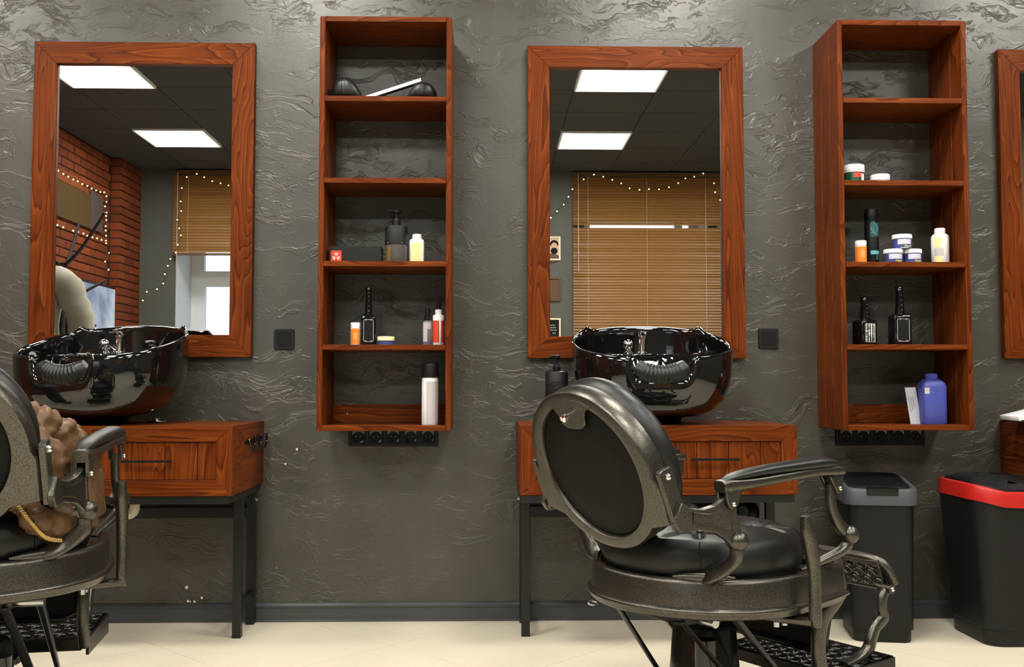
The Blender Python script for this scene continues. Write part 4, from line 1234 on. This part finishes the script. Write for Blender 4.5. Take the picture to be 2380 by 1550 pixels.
# ================================================================== BINS
def bin_grey():
    c = (1.435, -.255)
    t = thing('waste_bin', (c[0], c[1], 0), 'black waste bin with grey rim beside the barber chair', 'bin', None, radians(-10))
    W, D = .238, .30
    rings = []
    for w_, d_, zz, rr in ((.195, .25, .001, .03), (.2, .255, .008, .03), (.203, .258, .045, .03), (.215, .27, .046, .034), (.232, .292, .50, .04)):
        rings.append([(a, b, zz) for a, b in rrect(w_, d_, rr, 6)])
    MB().loft(rings).build('body', 'bin_black', t, 40)
    def lidz(y, z): return z + .035 * (y + D / 2) / D
    prof = ((.236, .298, .487), (.252, .312, .488), (.252, .312, .538), (.244, .304, .545), (.225, .285, .546), (.215, .275, .54))
    rings = [[(a, b, lidz(b, zz) if zz > .52 else zz) for a, b in rrect(w_, d_, .045, 7)] for w_, d_, zz in prof]
    MB().loft(rings, False, False).build('rim', 'bin_grey', t, 40)
    rings = [[(a, b + .008, lidz(b, zz)) for a, b in rrect(w_, d_, .04, 7)] for w_, d_, zz in ((.214, .262, .536), (.214, .262, .545), (.205, .25, .55))]
    lid = MB().loft(rings).build('lid', 'bin_lid', t, 40)
    box('lid_grip', 'black_gloss', lid, -.055, .055, -.1585, -.118, .522, .5505, .003, False)
bin_grey()
def bin_red():
    c = (1.862, -.30)
    t = thing('waste_bin', (c[0], c[1], 0), 'large black waste bin with red rim at the right edge', 'bin')
    rings = []
    for w_, d_, zz, rr in ((.205, .31, .001, .06), (.21, .315, .006, .06), (.213, .318, .055, .06), (.223, .328, .06, .06), (.295, .37, .52, .08)):
        rings.append([(a, b, zz) for a, b in rrect(w_, d_, rr, 8)])
    MB().loft(rings).build('body', 'bin_black', t, 40)
    def wv(x, y): return -.026 * smooth(-.02, -.19, y) * smooth(-.17, -.02, x)
    prof = ((.297, .374, .515), (.31, .392, .512), (.31, .392, .555), (.304, .385, .565), (.285, .362, .568), (.27, .35, .558))
    rings = [[(a, b, zz + wv(a, b)) for a, b in rrect(w_, d_, .1, 10)] for w_, d_, zz in prof]
    MB().loft(rings, False, False).build('rim', 'bin_red', t, 40)
    rings = [[(a, b, zz + wv(a, b) * .8) for a, b in rrect(w_, d_, .09, 10)] for w_, d_, zz in ((.273, .352, .556), (.268, .347, .57), (.22, .28, .584), (.12, .12, .588))]
    lid = MB().loft(rings).build('lid', 'bin_lid', t, 50)
bin_red()
# ================================================================== BARBER CHAIRS
def barber_chair(loc, th, dz, label):
    t = thing('barber_chair', (loc[0], loc[1], 0), label, 'chair', 'vintage cast metal barber chairs', radians(th))
    V = Vector
    def up(pts): return [(p[0], p[1], p[2] + dz) for p in pts]
    # ---- base and column
    MB().lathe([(.31, .0005), (.315, .012), (.30, .024), (.2, .034), (.12, .05), (.1, .07)], n=48).build('base', 'black_enamel', t, 40)
    MB().lathe([(.098, .06), (.096, .12), (.084, .272), (.074, .283)], n=36).build('column', 'black_enamel', t, 40)
    MB().lathe([(.056, .28), (.056, .32 + dz)], n=28).build('piston', 'black_enamel', t, 40)
    cyl = MB().tube([(-.07, -.075, .15), (-.07, -.075, .26)], .03, 16).build('valve_housing', 'black_enamel', t)
    m = MB().box(-.2, .24, -.13, .13, .318 + dz, .352 + dz); m.build('seat_plate', 'dark_steel', t, 30, .004)
    for s in (-1, 1):
        MB().tube(up([(-.235, s * .12, .333), (-.2, s * .125, .328), (.0, s * .17, .10 - dz)]), (.011, .004), 8, side=(0, 1, 0), power=4).build('strut', 'dark_steel', t)
        MB().tube(up([(-.06, s * .16, .335), (.18, s * .17, .09 - dz)]), (.011, .004), 8, side=(0, 1, 0), power=4).build('strut', 'black_enamel', t)
    MB().tube(up([(-.16, -.2, .335), (-.16, -.1, .335)]), .012, 12).build('pivot_pin', 'steel', t)
    # ---- round cast skirt, cut flat at the front
    XF = .258
    def outline(r):
        a0 = radians(78); n = 60; f = r / .3; xf = XF + (r - .3)
        arc_ = [(r * cos(a), r * sin(a)) for a in [a0 + (2 * pi - 2 * a0) * i / n for i in range(n + 1)]]
        yc = .252 * f
        sd = [(arc_[0][0] + (xf - arc_[0][0]) * k / 6, arc_[0][1] + (yc - arc_[0][1]) * (k / 6) ** 1.6) for k in range(1, 7)]
        front = [(xf, yc - 2 * yc * k / 8) for k in range(1, 8)]
        return arc_ + [(x, -y) for x, y in sd] + [(x, -y) for x, y in front] + sd[::-1]
    prof = ((.286, .350), (.300, .351), (.305, .355), (.306, .361), (.3125, .366), (.3145, .371), (.312, .376), (.303, .380), (.300, .436), (.297, .444), (.290, .447), (.278, .446), (.274, .43))
    MB().loft([[(x, y, z + dz) for x, y in outline(r)] for r, z in prof], True, True).build('seat_frame', 'cast_metal', t, 50)
    MB().tube([(-.308 - .012 + .014 * cos(a), .08 + .009 * sin(a), .355 + dz + .003 * sin(a)) for a in [2 * pi * i / 12 for i in range(12)]], .0025, 6, closed=True).build('tag_ring', 'steel', t)
    # ---- tufted cushion
    R, cx = .262, -.012
    btn = [(0, 0)] + [(.13 * cos(radians(a)), .13 * sin(radians(a))) for a in (45, 135, 225, 315)]
    def top(x, y):
        z = 0
        for bx, by in btn:
            d2 = (x - bx) ** 2 + (y - by) ** 2
            z -= .026 * math.exp(-d2 / .0011) + .014 * math.exp(-d2 / .006)
        r = sqrt(x * x + y * y)
        for bx, by in btn[1:]:                       # creases from the buttons
            L = sqrt(bx * bx + by * by); ux, uy = bx / L, by / L
            s_, o_ = x * ux + y * uy, -x * uy + y * ux
            if s_ > 0: z -= .012 * math.exp(-(o_ / .008) ** 2) * smooth(.0, .02, s_)
            for wx, wy in ((1, 0), (0, 1)):
                q = (x - bx) * wy - (y - by) * wx
                s2 = (x - bx) * wx + (y - by) * wy
                if (s2 > 0) == (bx * wx + by * wy > 0): z -= .010 * math.exp(-(q / .008) ** 2)
        return z
    rings = []; N = 168
    side = ((.24, .425), (.255, .437), (.264, .46), (.266, .485), (.261, .512), (.249, .535))
    for r, z in side:
        rings.append([(cx + r * cos(2 * pi * i / N), r * sin(2 * pi * i / N), z + dz) for i in range(N)])
    for k in range(1, 60):
        r = .249 * (1 - k / 60)
        zt = .535 + .034 * (1 - (r / .249) ** 2.2)
        rings.append([(cx + r * cos(2 * pi * i / N), r * sin(2 * pi * i / N), zt + dz + top(r * cos(2 * pi * i / N), r * sin(2 * pi * i / N)) * smooth(.249, .21, r)) for i in range(N)])
    cu = MB().loft(rings).build('seat_cushion', 'leather', t, 70)
    for a in (45, 135, 225, 315):
        ux, uy = cos(radians(a)), sin(radians(a))
        pts = [(cx + ux * r, uy * r, z + dz) for r, z in ((.253, .533), (.2625, .513), (.2672, .486), (.2655, .462), (.257, .441))]
        MB().tube(bez(pts, 4), .0018, 6).build('seam', 'leather', cu)
    for bx, by in btn:
        MB().sphere((cx + bx, by, .5345 + dz + .006), .009, 12, (1, 1, .5)).build('button', 'leather', cu)
    # ---- backrest
    U = V((-.38, 0, .925)).normalized(); Nn = V((U.z, 0, -U.x)); B0 = V((-.37, 0, .65 + dz))
    def bp(a, b, n): return B0 + V((0, a, 0)) + U * b + Nn * n
    RX, RY, CB = .226, .215, .057
    def oval(rx, ry, n=72, flare=False):
        pts = []
        for i in range(n):
            a = 2 * pi * i / n
            x, y = rx * cos(a), CB + ry * sin(a)
            if flare and -.072 < y < .055 and abs(x) > .1:
                x = math.copysign(max(abs(x), .2365), x)
            pts.append((x, y))
        return pts
    def scl(P, s, ds=0): return [(a * s, CB + (b - CB) * s) for a, b in P]
    O = oval(RX, RY, 72, True)
    I = oval(.181, .181, 72)
    MID = [((a * .5 + c * .5), (b * .5 + d * .5)) for (a, b), (c, d) in zip(O, I)]
    rings = [[bp(a, b, n) for a, b in P] for P, n in ((I, .03), (I, .004), (scl(I, 1.015), .0), (MID, -.003), (scl(O, .982), .0), (O, .006), (O, .045), (scl(O, .985), .05), (scl(I, .98), .05))]
    MB().loft(rings, False, False).build('back_frame', 'cast_metal', t, 40)
    MB().loft([[bp(a, b, n) for a, b in P] for P, n in ((scl(I, .998), .03), (scl(I, .998), .012), (scl(I, .97), .008), (scl(I, .5), .006))]).build('back_panel', 'panel_vinyl', t, 40)
    # front cushion of the back
    C_ = oval(.213, .208, 72)
    cush = []
    for s, n in ((.97, .05), (1.0, .058), (1.035, .072), (1.04, .086), (1.02, .1), (.95, .113), (.8, .12), (.5, .118), (.15, .114)):
        cush.append([bp(a, b, n) for a, b in scl(C_, s)])
    bc = MB().loft(cush).build('back_cushion', 'leather', t, 60)
    # clamp tab with knob at the top
    tab = [(-.085, .232), (-.062, .222), (-.05, .205), (-.046, .185), (-.03, .174), (0, .171), (.03, .174), (.046, .185), (.05, .205), (.062, .222), (.085, .232), (.05, .248), (0, .252), (-.05, .248)]
    tb = MB().prism(tab, lambda q, k: bp(q[0], q[1], .004 - .007 * k)).build('clamp_tab', 'cast_metal', t, 30, .0012)
    c0 = bp(.003, .211, -.004)
    MB().tube([c0, c0 - Nn * .012, c0 - Nn * .013, c0 - Nn * .022, c0 - Nn * .026], [.006, .006, .011, .011, .006], 14).build('clamp_knob', 'chrome', tb)
    MB().prism([(-.022, 0), (.022, 0), (.022, .012), (-.022, .012)], lambda q, k: bp(q[0], .2705 + .0016 * k, .02 + q[1])).build('headrest_slot', 'ink', t, 0)
    for s in (-1, 1):
        # bracket bar with two bolts
        br = MB()
        br.prism([(-.078, .0), (.066, .0), (.07, .008), (.07, .036), (.064, .042), (-.078, .042)], lambda q, k: bp(s * (.2368 + .016 * k), q[0], q[1] + .004))
        b_ = br.build('back_bracket', 'cast_metal', t, 30, .002)
        for bb in (-.05, .05):
            MB().sphere(bp(s * .2535, bb, .026), .0085, 12).build('bolt', 'chrome', b_)
        # cast side plate linking back, arm and seat joint
        poly = [(-.355, .60), (-.332, .645), (-.305, .632), (-.275, .628), (-.248, .636), (-.225, .652), (-.212, .664), (-.198, .664), (-.19, .652), (-.182, .60), (-.166, .56), (-.172, .535), (-.195, .53), (-.215, .552), (-.245, .572), (-.285, .58), (-.335, .575)]
        yb = lambda x: s * (.252 + .034 * smooth(-.32, -.2, x))
        sp = MB().prism(poly, lambda q, k: (q[0], yb(q[0]) + s * (.016 * k - .004), q[1] + dz)).build('side_plate', 'cast_metal', t, 30, .0025)
        inner = [(-.298, .62), (-.262, .615), (-.236, .622), (-.212, .64), (-.205, .6), (-.2, .572), (-.225, .578), (-.26, .592), (-.3, .596)]
        MB().tube([(x, yb(x) + s * .0125, z + dz) for x, z in inner], .0028, 6, closed=True).build('raised_border', 'cast_metal', sp)
        win = [(-.222, .605), (-.204, .618), (-.198, .588)]
        MB().prism(win, lambda q, k: (q[0], yb(q[0]) + s * (.0115 + .0012 * k), q[1] + dz)).build('recess', 'ink', sp, 0)
        ya = s * .290
        # armrest casting
        path = bez([(-.236, ya, .679), (-.215, ya, .681), (-.13, ya, .684), (0, ya, .694), (.1, ya, .7), (.165, ya, .7), (.195, ya, .698)], 5)
        rad = lerp_list([(.018, .014), (.022, .016), (.024, .013), (.026, .012), (.028, .013), (.029, .014), (.026, .012)], len(path))
        arm = MB().tube(up(path), rad, 16, side=(0, 1, 0), power=3.4).build('armrest', 'cast_metal', t, 50)
        for x0, x1, z0 in ((-.238, -.192, .63), (.152, .196, .645)):
            for oy in (-.014, .014):
                MB().prism([(x0 + .004 if x0 < 0 else x0 - .01, .685), (x1 + .03 if x0 < 0 else x1, .685), (x1 + (.008 if x0 < 0 else -.003), .655), (x1, z0 + .006), (x1 - .01, z0 - .004), (x1 - .024, z0 - .004), (x1 - .034, z0 + .01), (x0 + .006, .66)], lambda q, k: (q[0], ya + oy - .005 + .01 * k, q[1] + dz)).build('hinge_lug', 'cast_metal', arm, 30, .002)
            MB().sphere((x1 - .017, ya + s * .0195, z0 + .008 + dz), .006, 10).build('hinge_bolt', 'chrome', arm)
        pp = bez([(-.222, ya, .694), (-.18, ya, .702), (-.08, ya, .711), (.03, ya, .7165), (.12, ya, .72), (.165, ya, .7165), (.182, ya, .71)], 5)
        pr_ = lerp_list([(.010, .003), (.022, .009), (.025, .0125), (.028, .0145), (.031, .016), (.027, .012), (.01, .004)], len(pp))
        MB().tube(up(pp), pr_, 20, side=(0, 1, 0), power=2.3).build('arm_pad', 'leather', t, 60)
        # posts, ball joints and curved lower arms
        fp = bez([(.166, ya, .662), (.165, ya, .63), (.172, ya, .595), (.195, ya, .56), (.224, ya, .538)], 5)
        MB().tube(up(fp), lerp_list([(.011, .013), (.011, .014), (.012, .015), (.013, .018)], len(fp)), 12, side=(0, 1, 0), power=3.2).build('front_post', 'cast_metal', t, 50)
        for x, z in ((-.181, .549), (.233, .53)):
            b = MB().tube([(x, ya - s * .022, z + dz), (x, ya - s * .012, z + dz), (x, ya - s * .011, z + dz), (x, ya + s * .004, z + dz)], [.018, .018, .023, .023], 20)
            b.sphere((x, ya + s * .006, z + dz), .0242, 20)
            b.build('ball_joint', 'cast_metal', t, 50)
        lo = bez([(-.181, ya, .54), (-.182, ya, .513), (-.186, ya - s * .012, .494), (-.192, ya - s * .04, .473), (-.2, ya - s * .066, .459), (-.205, ya - s * .088, .451)], 6)
        ft = [(.289 * cos(radians(q)), s * -.289 * sin(radians(q)), .4505 + dz) for q in range(210, 241, 3)]
        MB().tube(ft, lerp_list([(.003, .002), (.010, .006), (.0125, .009), (.0125, .009), (.010, .006), (.003, .002)], len(ft)), 10, side=(0, 0, 1)).build('arm_foot', 'cast_metal', t, 60)
        MB().tube(up(lo), lerp_list([(.017, .013), (.017, .011), (.018, .010), (.020, .009), (.022, .008), (.016, .004)], len(lo)), 14, side=(0, 1, 0), power=3.0).build('lower_arm', 'cast_metal', t, 50)
        lf = bez([(.232, ya, .522), (.228, ya, .503), (.208, ya - s * .006, .487), (.165, ya - s * .02, .470), (.13, ya - s * .032, .457), (.085, ya - s * .034, .449)], 6)
        MB().tube(up(lf), lerp_list([(.014, .015), (.014, .014), (.014, .012), (.014, .010), (.013, .007), (.008, .003)], len(lf)), 14, side=(0, 1, 0), power=2.6).build('lower_arm', 'cast_metal', t, 50)
        # side casting of the leg rest
        yl = s * .205
        lg = bez([(.288, yl, .458), (.296, yl, .41), (.302, yl, .378), (.29, yl, .35), (.255, yl, .322), (.228, yl, .296), (.215, yl, .25), (.216, yl, .19), (.24, yl, .135 - dz * .0)], 5)
        MB().tube(up(lg), lerp_list([(.013, .022), (.013, .024), (.014, .026), (.014, .024), (.014, .021), (.014, .022)], len(lg)), 12, side=(0, 1, 0), power=3.4).build('leg_rest_side', 'cast_metal', t, 50)
        # S-shaped foot arm
        yf = s * .155
        fa = bez([(.575, yf, .325), (.56, yf, .306), (.555, yf, .275), (.562, yf, .25), (.525, yf, .226), (.505, yf, .198), (.49, yf, .17), (.445, yf, .15), (.38, yf, .143)], 6)
        MB().tube(up(fa), lerp_list([(.012, .014), (.013, .016), (.013, .02), (.013, .018), (.015, .018), (.017, .013), (.02, .008)], len(fa)), 14, side=(0, 1, 0), power=2.6).build('foot_arm', 'cast_metal', t, 50)
        MB().tube(up([(.578, yf - .02, .33), (.578, yf + .02, .33)]), .014, 14).build('foot_hinge', 'cast_metal', t, 40)
        MB().sphere((.578, yf + s * .021, .33 + dz), .007, 10).build('bolt', 'chrome', t)
    # ---- release lever on the right-hand side
    yl = -.335
    lv = bez([(.012, yl, .598), (.02, yl, .56), (.034, yl, .51), (.042, yl, .46), (.044, yl, .40), (.044, yl, .345), (.044, yl, .325)], 6)
    MB().tube(up(lv), lerp_list([(.012, .009), (.016, .02), (.015, .02), (.014, .017), (.0135, .016), (.014, .017), (.012, .01)], len(lv)), 16, side=(0, 1, 0), power=2.4).build('release_lever', 'cast_metal', t, 60)
    MB().tube(up([(.04, yl + .005, .337), (.0, -.25, .338), (-.03, -.18, .338)]), (.02, .009), 10, side=(1, 0, 0), power=3.5).build('lever_arm', 'cast_metal', t, 50)
    for x in (.0, .03):
        MB().tube(up([(x, -.25, .33), (x, -.25, .316)]), .0075, 12).build('bolt', 'steel', t)
    # ---- leg rest: padded board, lattice foot plate and flip plate
    tilt = lambda y, v: V((.285 - .035 * v, y, .335 - .135 * v + dz))
    brd = MB().prism([(-.19, 0), (.19, 0), (.19, .9), (.17, 1), (-.17, 1), (-.19, .9)], lambda q, k: tilt(q[0], q[1]) + V((.022 * k, 0, .006 * k)))
    lr = brd.build('leg_rest_board', 'black_matte', t, 30, .003)
    m = MB(); 
    m.tube([tilt(a, b) - V((.006, 0, 0)) for a, b in ((-.18, .02), (-.18, .86), (-.15, .97), (.15, .97), (.18, .86), (.18, .02))], .009, 10).build('board_frame', 'dark_steel', lr)
    for s in (-1, 1): MB().sphere(tilt(s * .165, .35) - V((.01, 0, 0)), .008, 10).build('bolt', 'chrome', lr)
    def lattice(P, nu, nv, r, name, parent, mt='dark_steel'):
        """open cast lattice over a patch P(u, v)"""
        m = MB()
        m.tube([P(0, 0), P(1, 0), P(1, 1), P(0, 1)], r * 1.5, 8, closed=True)
        for i in range(nu):
            for j in range(nv):
                u0, v0 = (i + .5 * (j % 2) + .1) / (nu + .5), (j + .12) / nv
                du, dv = .8 / (nu + .5) / 2, .76 / nv / 2
                m.tube([P(u0 + du + du * 1.05 * cos(a), v0 + dv + dv * 1.15 * sin(a)) for a in [2 * pi * k / 10 for k in range(10)]], r, 6, closed=True)
        return m.build(name, mt, parent, 60)
    fpz = .135
    FP = lambda u, v: V((.29 + .24 * v, -.195 + .39 * u, fpz + .012 * v + dz))
    lattice(FP, 8, 5, .0055, 'foot_plate', t)
    m = MB(); 
    m.prism([(-.2, 0), (.2, 0), (.2, 1), (-.2, 1)], lambda q, k: V((.532 + .01 * k, q[0], fpz + .018 - .05 * q[1] + dz)))
    for s in (-1, 1):
        m.prism([(.28, .004), (.54, .016), (.54, -.04), (.28, -.04)], lambda q, k: V((q[0], s * (.2 + .008 * k), fpz + q[1] + dz)))
    m.build('foot_plate_rim', 'dark_steel', t, 30)
    rb = MB().prism([(-.19, .0), (.19, .0), (.19, .03), (-.19, .03)], lambda q, k: V((.268 + .012 * k, q[0], fpz + .005 - q[1] + dz))).build('rear_rib', 'dark_steel', t, 30)
    FL = lambda u, v: V((.585 - .035 * v, -.15 + .30 * u, .330 + .075 * v + dz))
    lattice(FL, 7, 3, .0058, 'flip_plate', t, 'cast_metal')
    pth = bez([FL(-.06, .2) + V((.02, 0, 0)), FL(-.02, .8) + V((.02, 0, 0)), FL(.1, 1.05) + V((.015, 0, 0)), FL(.5, 1.08) + V((.015, 0, 0)), FL(.9, 1.05) + V((.015, 0, 0)), FL(1.02, .8) + V((.02, 0, 0)), FL(1.06, .2) + V((.02, 0, 0))], 6)
    MB().tube(pth, (.02, .015), 12, power=2.6).build('flip_plate_rim', 'cast_metal', t, 50)
    MB().tube(up([(.3, 0, .10 - dz * .0), (.34, 0, .08)]), .02, 12).build('stop_foot', 'black_plastic', t)
    return t
barber_chair((.585, -1.253), 33, 0, 'black leather barber chair turned toward the bins, empty seat')
barber_chair((-1.272, -1.42), 99, .0715, 'black leather barber chair at the left edge, jacket on its seat')
F2 = Matrix.Translation((-1.272, -1.42, .0715)) @ Matrix.Rotation(radians(99), 4, 'Z')

# ================================================================== JACKET on the left chair
def blob_mesh(parts, voxel, name):
    m = MB()
    for c, r, sc in parts: m.sphere(c, r, 20, sc)
    o = m.build(name, None, None, 0)
    md = o.modifiers.new('r', 'REMESH'); md.mode = 'VOXEL'; md.voxel_size = voxel
    sm = o.modifiers.new('s', 'SMOOTH'); sm.factor = .6; sm.iterations = 4
    dg = bpy.context.evaluated_depsgraph_get()
    me = bpy.data.meshes.new_from_object(o.evaluated_get(dg))
    bpy.data.objects.remove(o)
    return me
def jacket():
    parts = []
    rnd = random.Random(5)
    def chain(pts, r0, r1, n, sq=(1, 1, 1)):
        C = bez(pts, n)
        for i, c in enumerate(C):
            f = i / (len(C) - 1); q = abs(sin(i * pi / 3.0))
            parts.append((c, (r0 + (r1 - r0) * f) * (.86 + .18 * q), sq))
    # body of the coat heaped against the back cushion and over the right-hand edge of the seat
    for x, y, z, r in ((-.12, .0, .64, .085), (-.1, -.09, .645, .10), (-.05, -.14, .64, .10), (-.15, -.08, .70, .085), (-.09, -.14, .705, .075), (-.0, -.17, .62, .085), (-.2, -.04, .72, .065), (-.02, -.06, .635, .075), (.05, -.16, .60, .07), (-.14, .07, .64, .075), (-.2, .08, .67, .06)):
        parts.append(((x, y, z), r, (1, 1, .9)))
    chain([(-.23, -.03, .765), (-.2, -.11, .77), (-.12, -.175, .745), (-.05, -.2, .715), (.02, -.215, .675), (.075, -.22, .62), (.085, -.225, .565), (.06, -.23, .515)], .048, .052, 4)      # shoulder roll and right edge
    chain([(-.2, -.12, .725), (-.21, -.175, .71), (-.2, -.205, .675), (-.19, -.215, .645)], .052, .042, 5)            # sleeve bent over the arm side
    chain([(-.08, -.19, .70), (-.04, -.22, .655), (-.02, -.232, .60), (-.02, -.238, .545), (-.03, -.24, .505)], .05, .046, 4)
    chain([(-.14, -.2, .60), (-.1, -.22, .565), (-.05, -.235, .53), (.0, -.24, .51)], .045, .045, 4)
    chain([(-.255, -.12, .625), (-.25, -.165, .59), (-.235, -.195, .55), (-.2, -.215, .525), (-.14, -.228, .512), (-.07, -.238, .505)], .034, .04, 5)   # hem hanging past the cushion
    me = blob_mesh(parts, .009, 'jacket')
    # quilt creases
    from mathutils import noise
    bm = bmesh.new(); bm.from_mesh(me); bm.normal_update()
    for v in bm.verts:
        p = v.co
        r1 = abs(noise.noise(p * 8 + Vector((3, 1, 2)))); r2 = abs(noise.noise(Vector((p.x * 15, p.y * 15, p.z * 24)))); r3 = abs(noise.noise(p * 40))
        d = -.014 * math.exp(-(r1 / .07) ** 2) - .008 * math.exp(-(r2 / .1) ** 2) - .003 * math.exp(-(r3 / .15) ** 2) + .006
        d += .006 * noise.noise(p * 20)
        v.co = p + v.normal * d
    for f in bm.faces: f.smooth = True
    bm.to_mesh(me); bm.free()
    t = thing('jacket', (0, 0, 0), 'brown puffer jacket heaped on the left barber chair', 'jacket')
    t.matrix_world = F2 @ Matrix.Translation((-.08, -.1, .5))
    me.transform(Matrix.Translation((.08, .1, -.5)))
    me.materials.clear(); me.materials.append(MATS['jacket'])
    o = bpy.data.objects.new('shell', me); COL.objects.link(o); o.parent = t
    zp = bez([(-.285, -.14, .62), (-.288, -.172, .575), (-.275, -.2, .53), (-.25, -.222, .497), (-.2, -.242, .482), (-.14, -.255, .473)], 9)
    off = Vector((.08, .1, -.5))
    m = MB().tube([p + off for p in zp], .004, 6)
    for i, p in enumerate(zp): m.sphere(p + off, .0055, 6)
    m.build('zipper', 'brass', t)
jacket()

# ================================================================== PERSON (seen in the left mirror)
def person():
    ox, oy = -2.25, -1.0
    t = thing('person', (ox, oy, 0), 'person in a pale grey sweater reflected at the left mirror edge', 'person', None, pi)
    V = [(0, 0, .98), (0, 0, 1.10), (0, .01, 1.24), (0, .01, 1.38), (0, -.0, 1.47), (0, -.01, 1.545), (0, -.02, 1.62), (0, -.02, 1.70), (0, -.015, 1.765),
         (.10, 0, 1.44), (.185, 0, 1.425), (.235, .03, 1.29), (.27, .05, 1.14), (.22, .17, 1.09), (.17, .28, 1.08), (.155, .33, 1.08),
         (-.10, 0, 1.44), (-.185, 0, 1.425), (-.235, .04, 1.29), (-.255, .08, 1.15), (-.2, .19, 1.12), (-.14, .3, 1.12), (-.125, .35, 1.12),
         (.095, 0, .93), (.105, .01, .70), (.11, .02, .50), (.11, -.01, .28), (.11, -.02, .09), (.115, .06, .04), (.12, .15, .03),
         (-.095, 0, .93), (-.105, .01, .70), (-.11, .02, .50), (-.11, -.01, .28), (-.11, -.02, .09), (-.115, .06, .04), (-.12, .15, .03)]
    Rr = [(.155, .115), (.145, .105), (.155, .115), (.17, .115), (.09, .08), (.055, .058), (.075, .09), (.082, .1), (.05, .06),
          (.075, .075), (.066, .066), (.053, .053), (.045, .045), (.04, .04), (.03, .03), (.03, .022),
          (.075, .075), (.066, .066), (.053, .053), (.045, .045), (.04, .04), (.03, .03), (.03, .022),
          (.1, .1), (.085, .085), (.06, .06), (.058, .058), (.042, .042), (.042, .038), (.03, .022),
          (.1, .1), (.085, .085), (.06, .06), (.058, .058), (.042, .042), (.042, .038), (.03, .022)]
    E = [(i, i + 1) for i in range(8)] + [(3, 9)] + [(i, i + 1) for i in range(9, 15)] + [(3, 16)] + [(i, i + 1) for i in range(16, 22)] + [(0, 23)] + [(i, i + 1) for i in range(23, 29)] + [(0, 30)] + [(i, i + 1) for i in range(30, 36)]
    # fingers and thumb of each hand
    for w_, d in ((15, 1), (22, -1)):
        b = Vector(V[w_])
        for k, (dx, L) in enumerate(((-.024, .07), (-.008, .08), (.008, .076), (.024, .06))):
            n0 = len(V)
            V += [tuple(b + Vector((dx, .03, 0))), tuple(b + Vector((dx * 1.1, .03 + L * .55, -.008))), tuple(b + Vector((dx * 1.1, .03 + L, -.03)))]
            Rr += [(.0095, .0095), (.0085, .0085), (.0075, .0075)]; E += [(w_, n0), (n0, n0 + 1), (n0 + 1, n0 + 2)]
        n0 = len(V)
        V += [tuple(b + Vector((-.034 * d, -.01, -.004))), tuple(b + Vector((-.05 * d, .025, -.014)))]
        Rr += [(.0105, .0105), (.0085, .0085)]; E += [(w_, n0), (n0, n0 + 1)]
    me = bpy.data.meshes.new('body'); me.from_pydata(V, E, [])
    o = bpy.data.objects.new('body_tmp', me); COL.objects.link(o)
    sk = o.modifiers.new('skin', 'SKIN'); sk.use_smooth_shade = True
    for i, sv in enumerate(me.skin_vertices[0].data):
        sv.radius = Rr[i]; sv.use_root = (i == 0)
    ss = o.modifiers.new('sub', 'SUBSURF'); ss.levels = 2; ss.render_levels = 2
    dg = bpy.context.evaluated_depsgraph_get()
    body = bpy.data.meshes.new_from_object(o.evaluated_get(dg))
    bpy.data.objects.remove(o)
    body.materials.clear(); body.materials.append(MATS['skin'])
    bo = bpy.data.objects.new('body', body); COL.objects.link(bo); bo.parent = t
    from mathutils import noise
    def garment(name, test, m_, off, fold):
        bm = bmesh.new(); bm.from_mesh(body); bm.normal_update()
        bmesh.ops.delete(bm, geom=[f for f in bm.faces if not test(f.calc_center_median())], context='FACES')
        for v in bm.verts:
            v.co += v.normal * (off + fold * noise.noise(v.co * 11) + fold * .6 * noise.noise(Vector((v.co.x * 14, v.co.y * 14, v.co.z * 34))))
        bmesh.ops.solidify(bm, geom=list(bm.faces), thickness=.004)
        for f in bm.faces: f.smooth = True
        g_ = bpy.data.meshes.new(name); bm.to_mesh(g_); bm.free()
        g_.materials.clear(); g_.materials.append(MATS[m_])
        q = bpy.data.objects.new(name, g_); COL.objects.link(q); q.parent = t
    garment('sweater', lambda c: c.z > .93 and c.z < 1.505 and not (c.y > .275 and abs(c.x) < .26 and c.z < 1.2), 'sweater', .018, .02)
    garment('trousers', lambda c: .08 < c.z < 1.0 and not (abs(c.x) > .2 and c.z > 1.02), 'trousers', .008, .004)
    garment('shoe', lambda c: c.z <= .095 and c.x > 0, 'shoe', .006, 0)
    garment('shoe', lambda c: c.z <= .095 and c.x < 0, 'shoe', .006, 0)
    # hair cap, ears and face
    h = MB()
    rings = []
    for k in range(11):
        a = radians(-28 + 118 * k / 10); r = max(.002, cos(a))
        rings.append([(.092 * r * cos(b), -.03 + .112 * r * sin(b) - (.02 if sin(b) < 0 else -.0), 1.69 + .1 * sin(a) + (.055 * smooth(.2, 1, sin(b)) if k < 4 else 0)) for b in [2 * pi * i / 24 for i in range(24)]])
    h.loft(rings).build('hair', 'hair', t, 60)
    for s in (-1, 1):
        MB().sphere((s * .088, -.015, 1.665), .03, 12, (.35, .6, 1)).build('ear', 'skin', t)
        e = MB().sphere((s * .032, .074, 1.675), .0125, 12).build('eye', 'white_plastic', t)
        MB().sphere((s * .032, .0835, 1.675), .0062, 10).build('iris', 'eye_dark', e)
    MB().tube([(0, .078, 1.68), (0, .096, 1.645), (0, .085, 1.632)], [.009, .014, .012], 10).build('nose', 'skin', t)
    MB().tube([(-.024, .068, 1.602), (0, .078, 1.6), (.024, .068, 1.602)], [.004, .007, .004], 8).build('mouth', 'lip', t)
person()
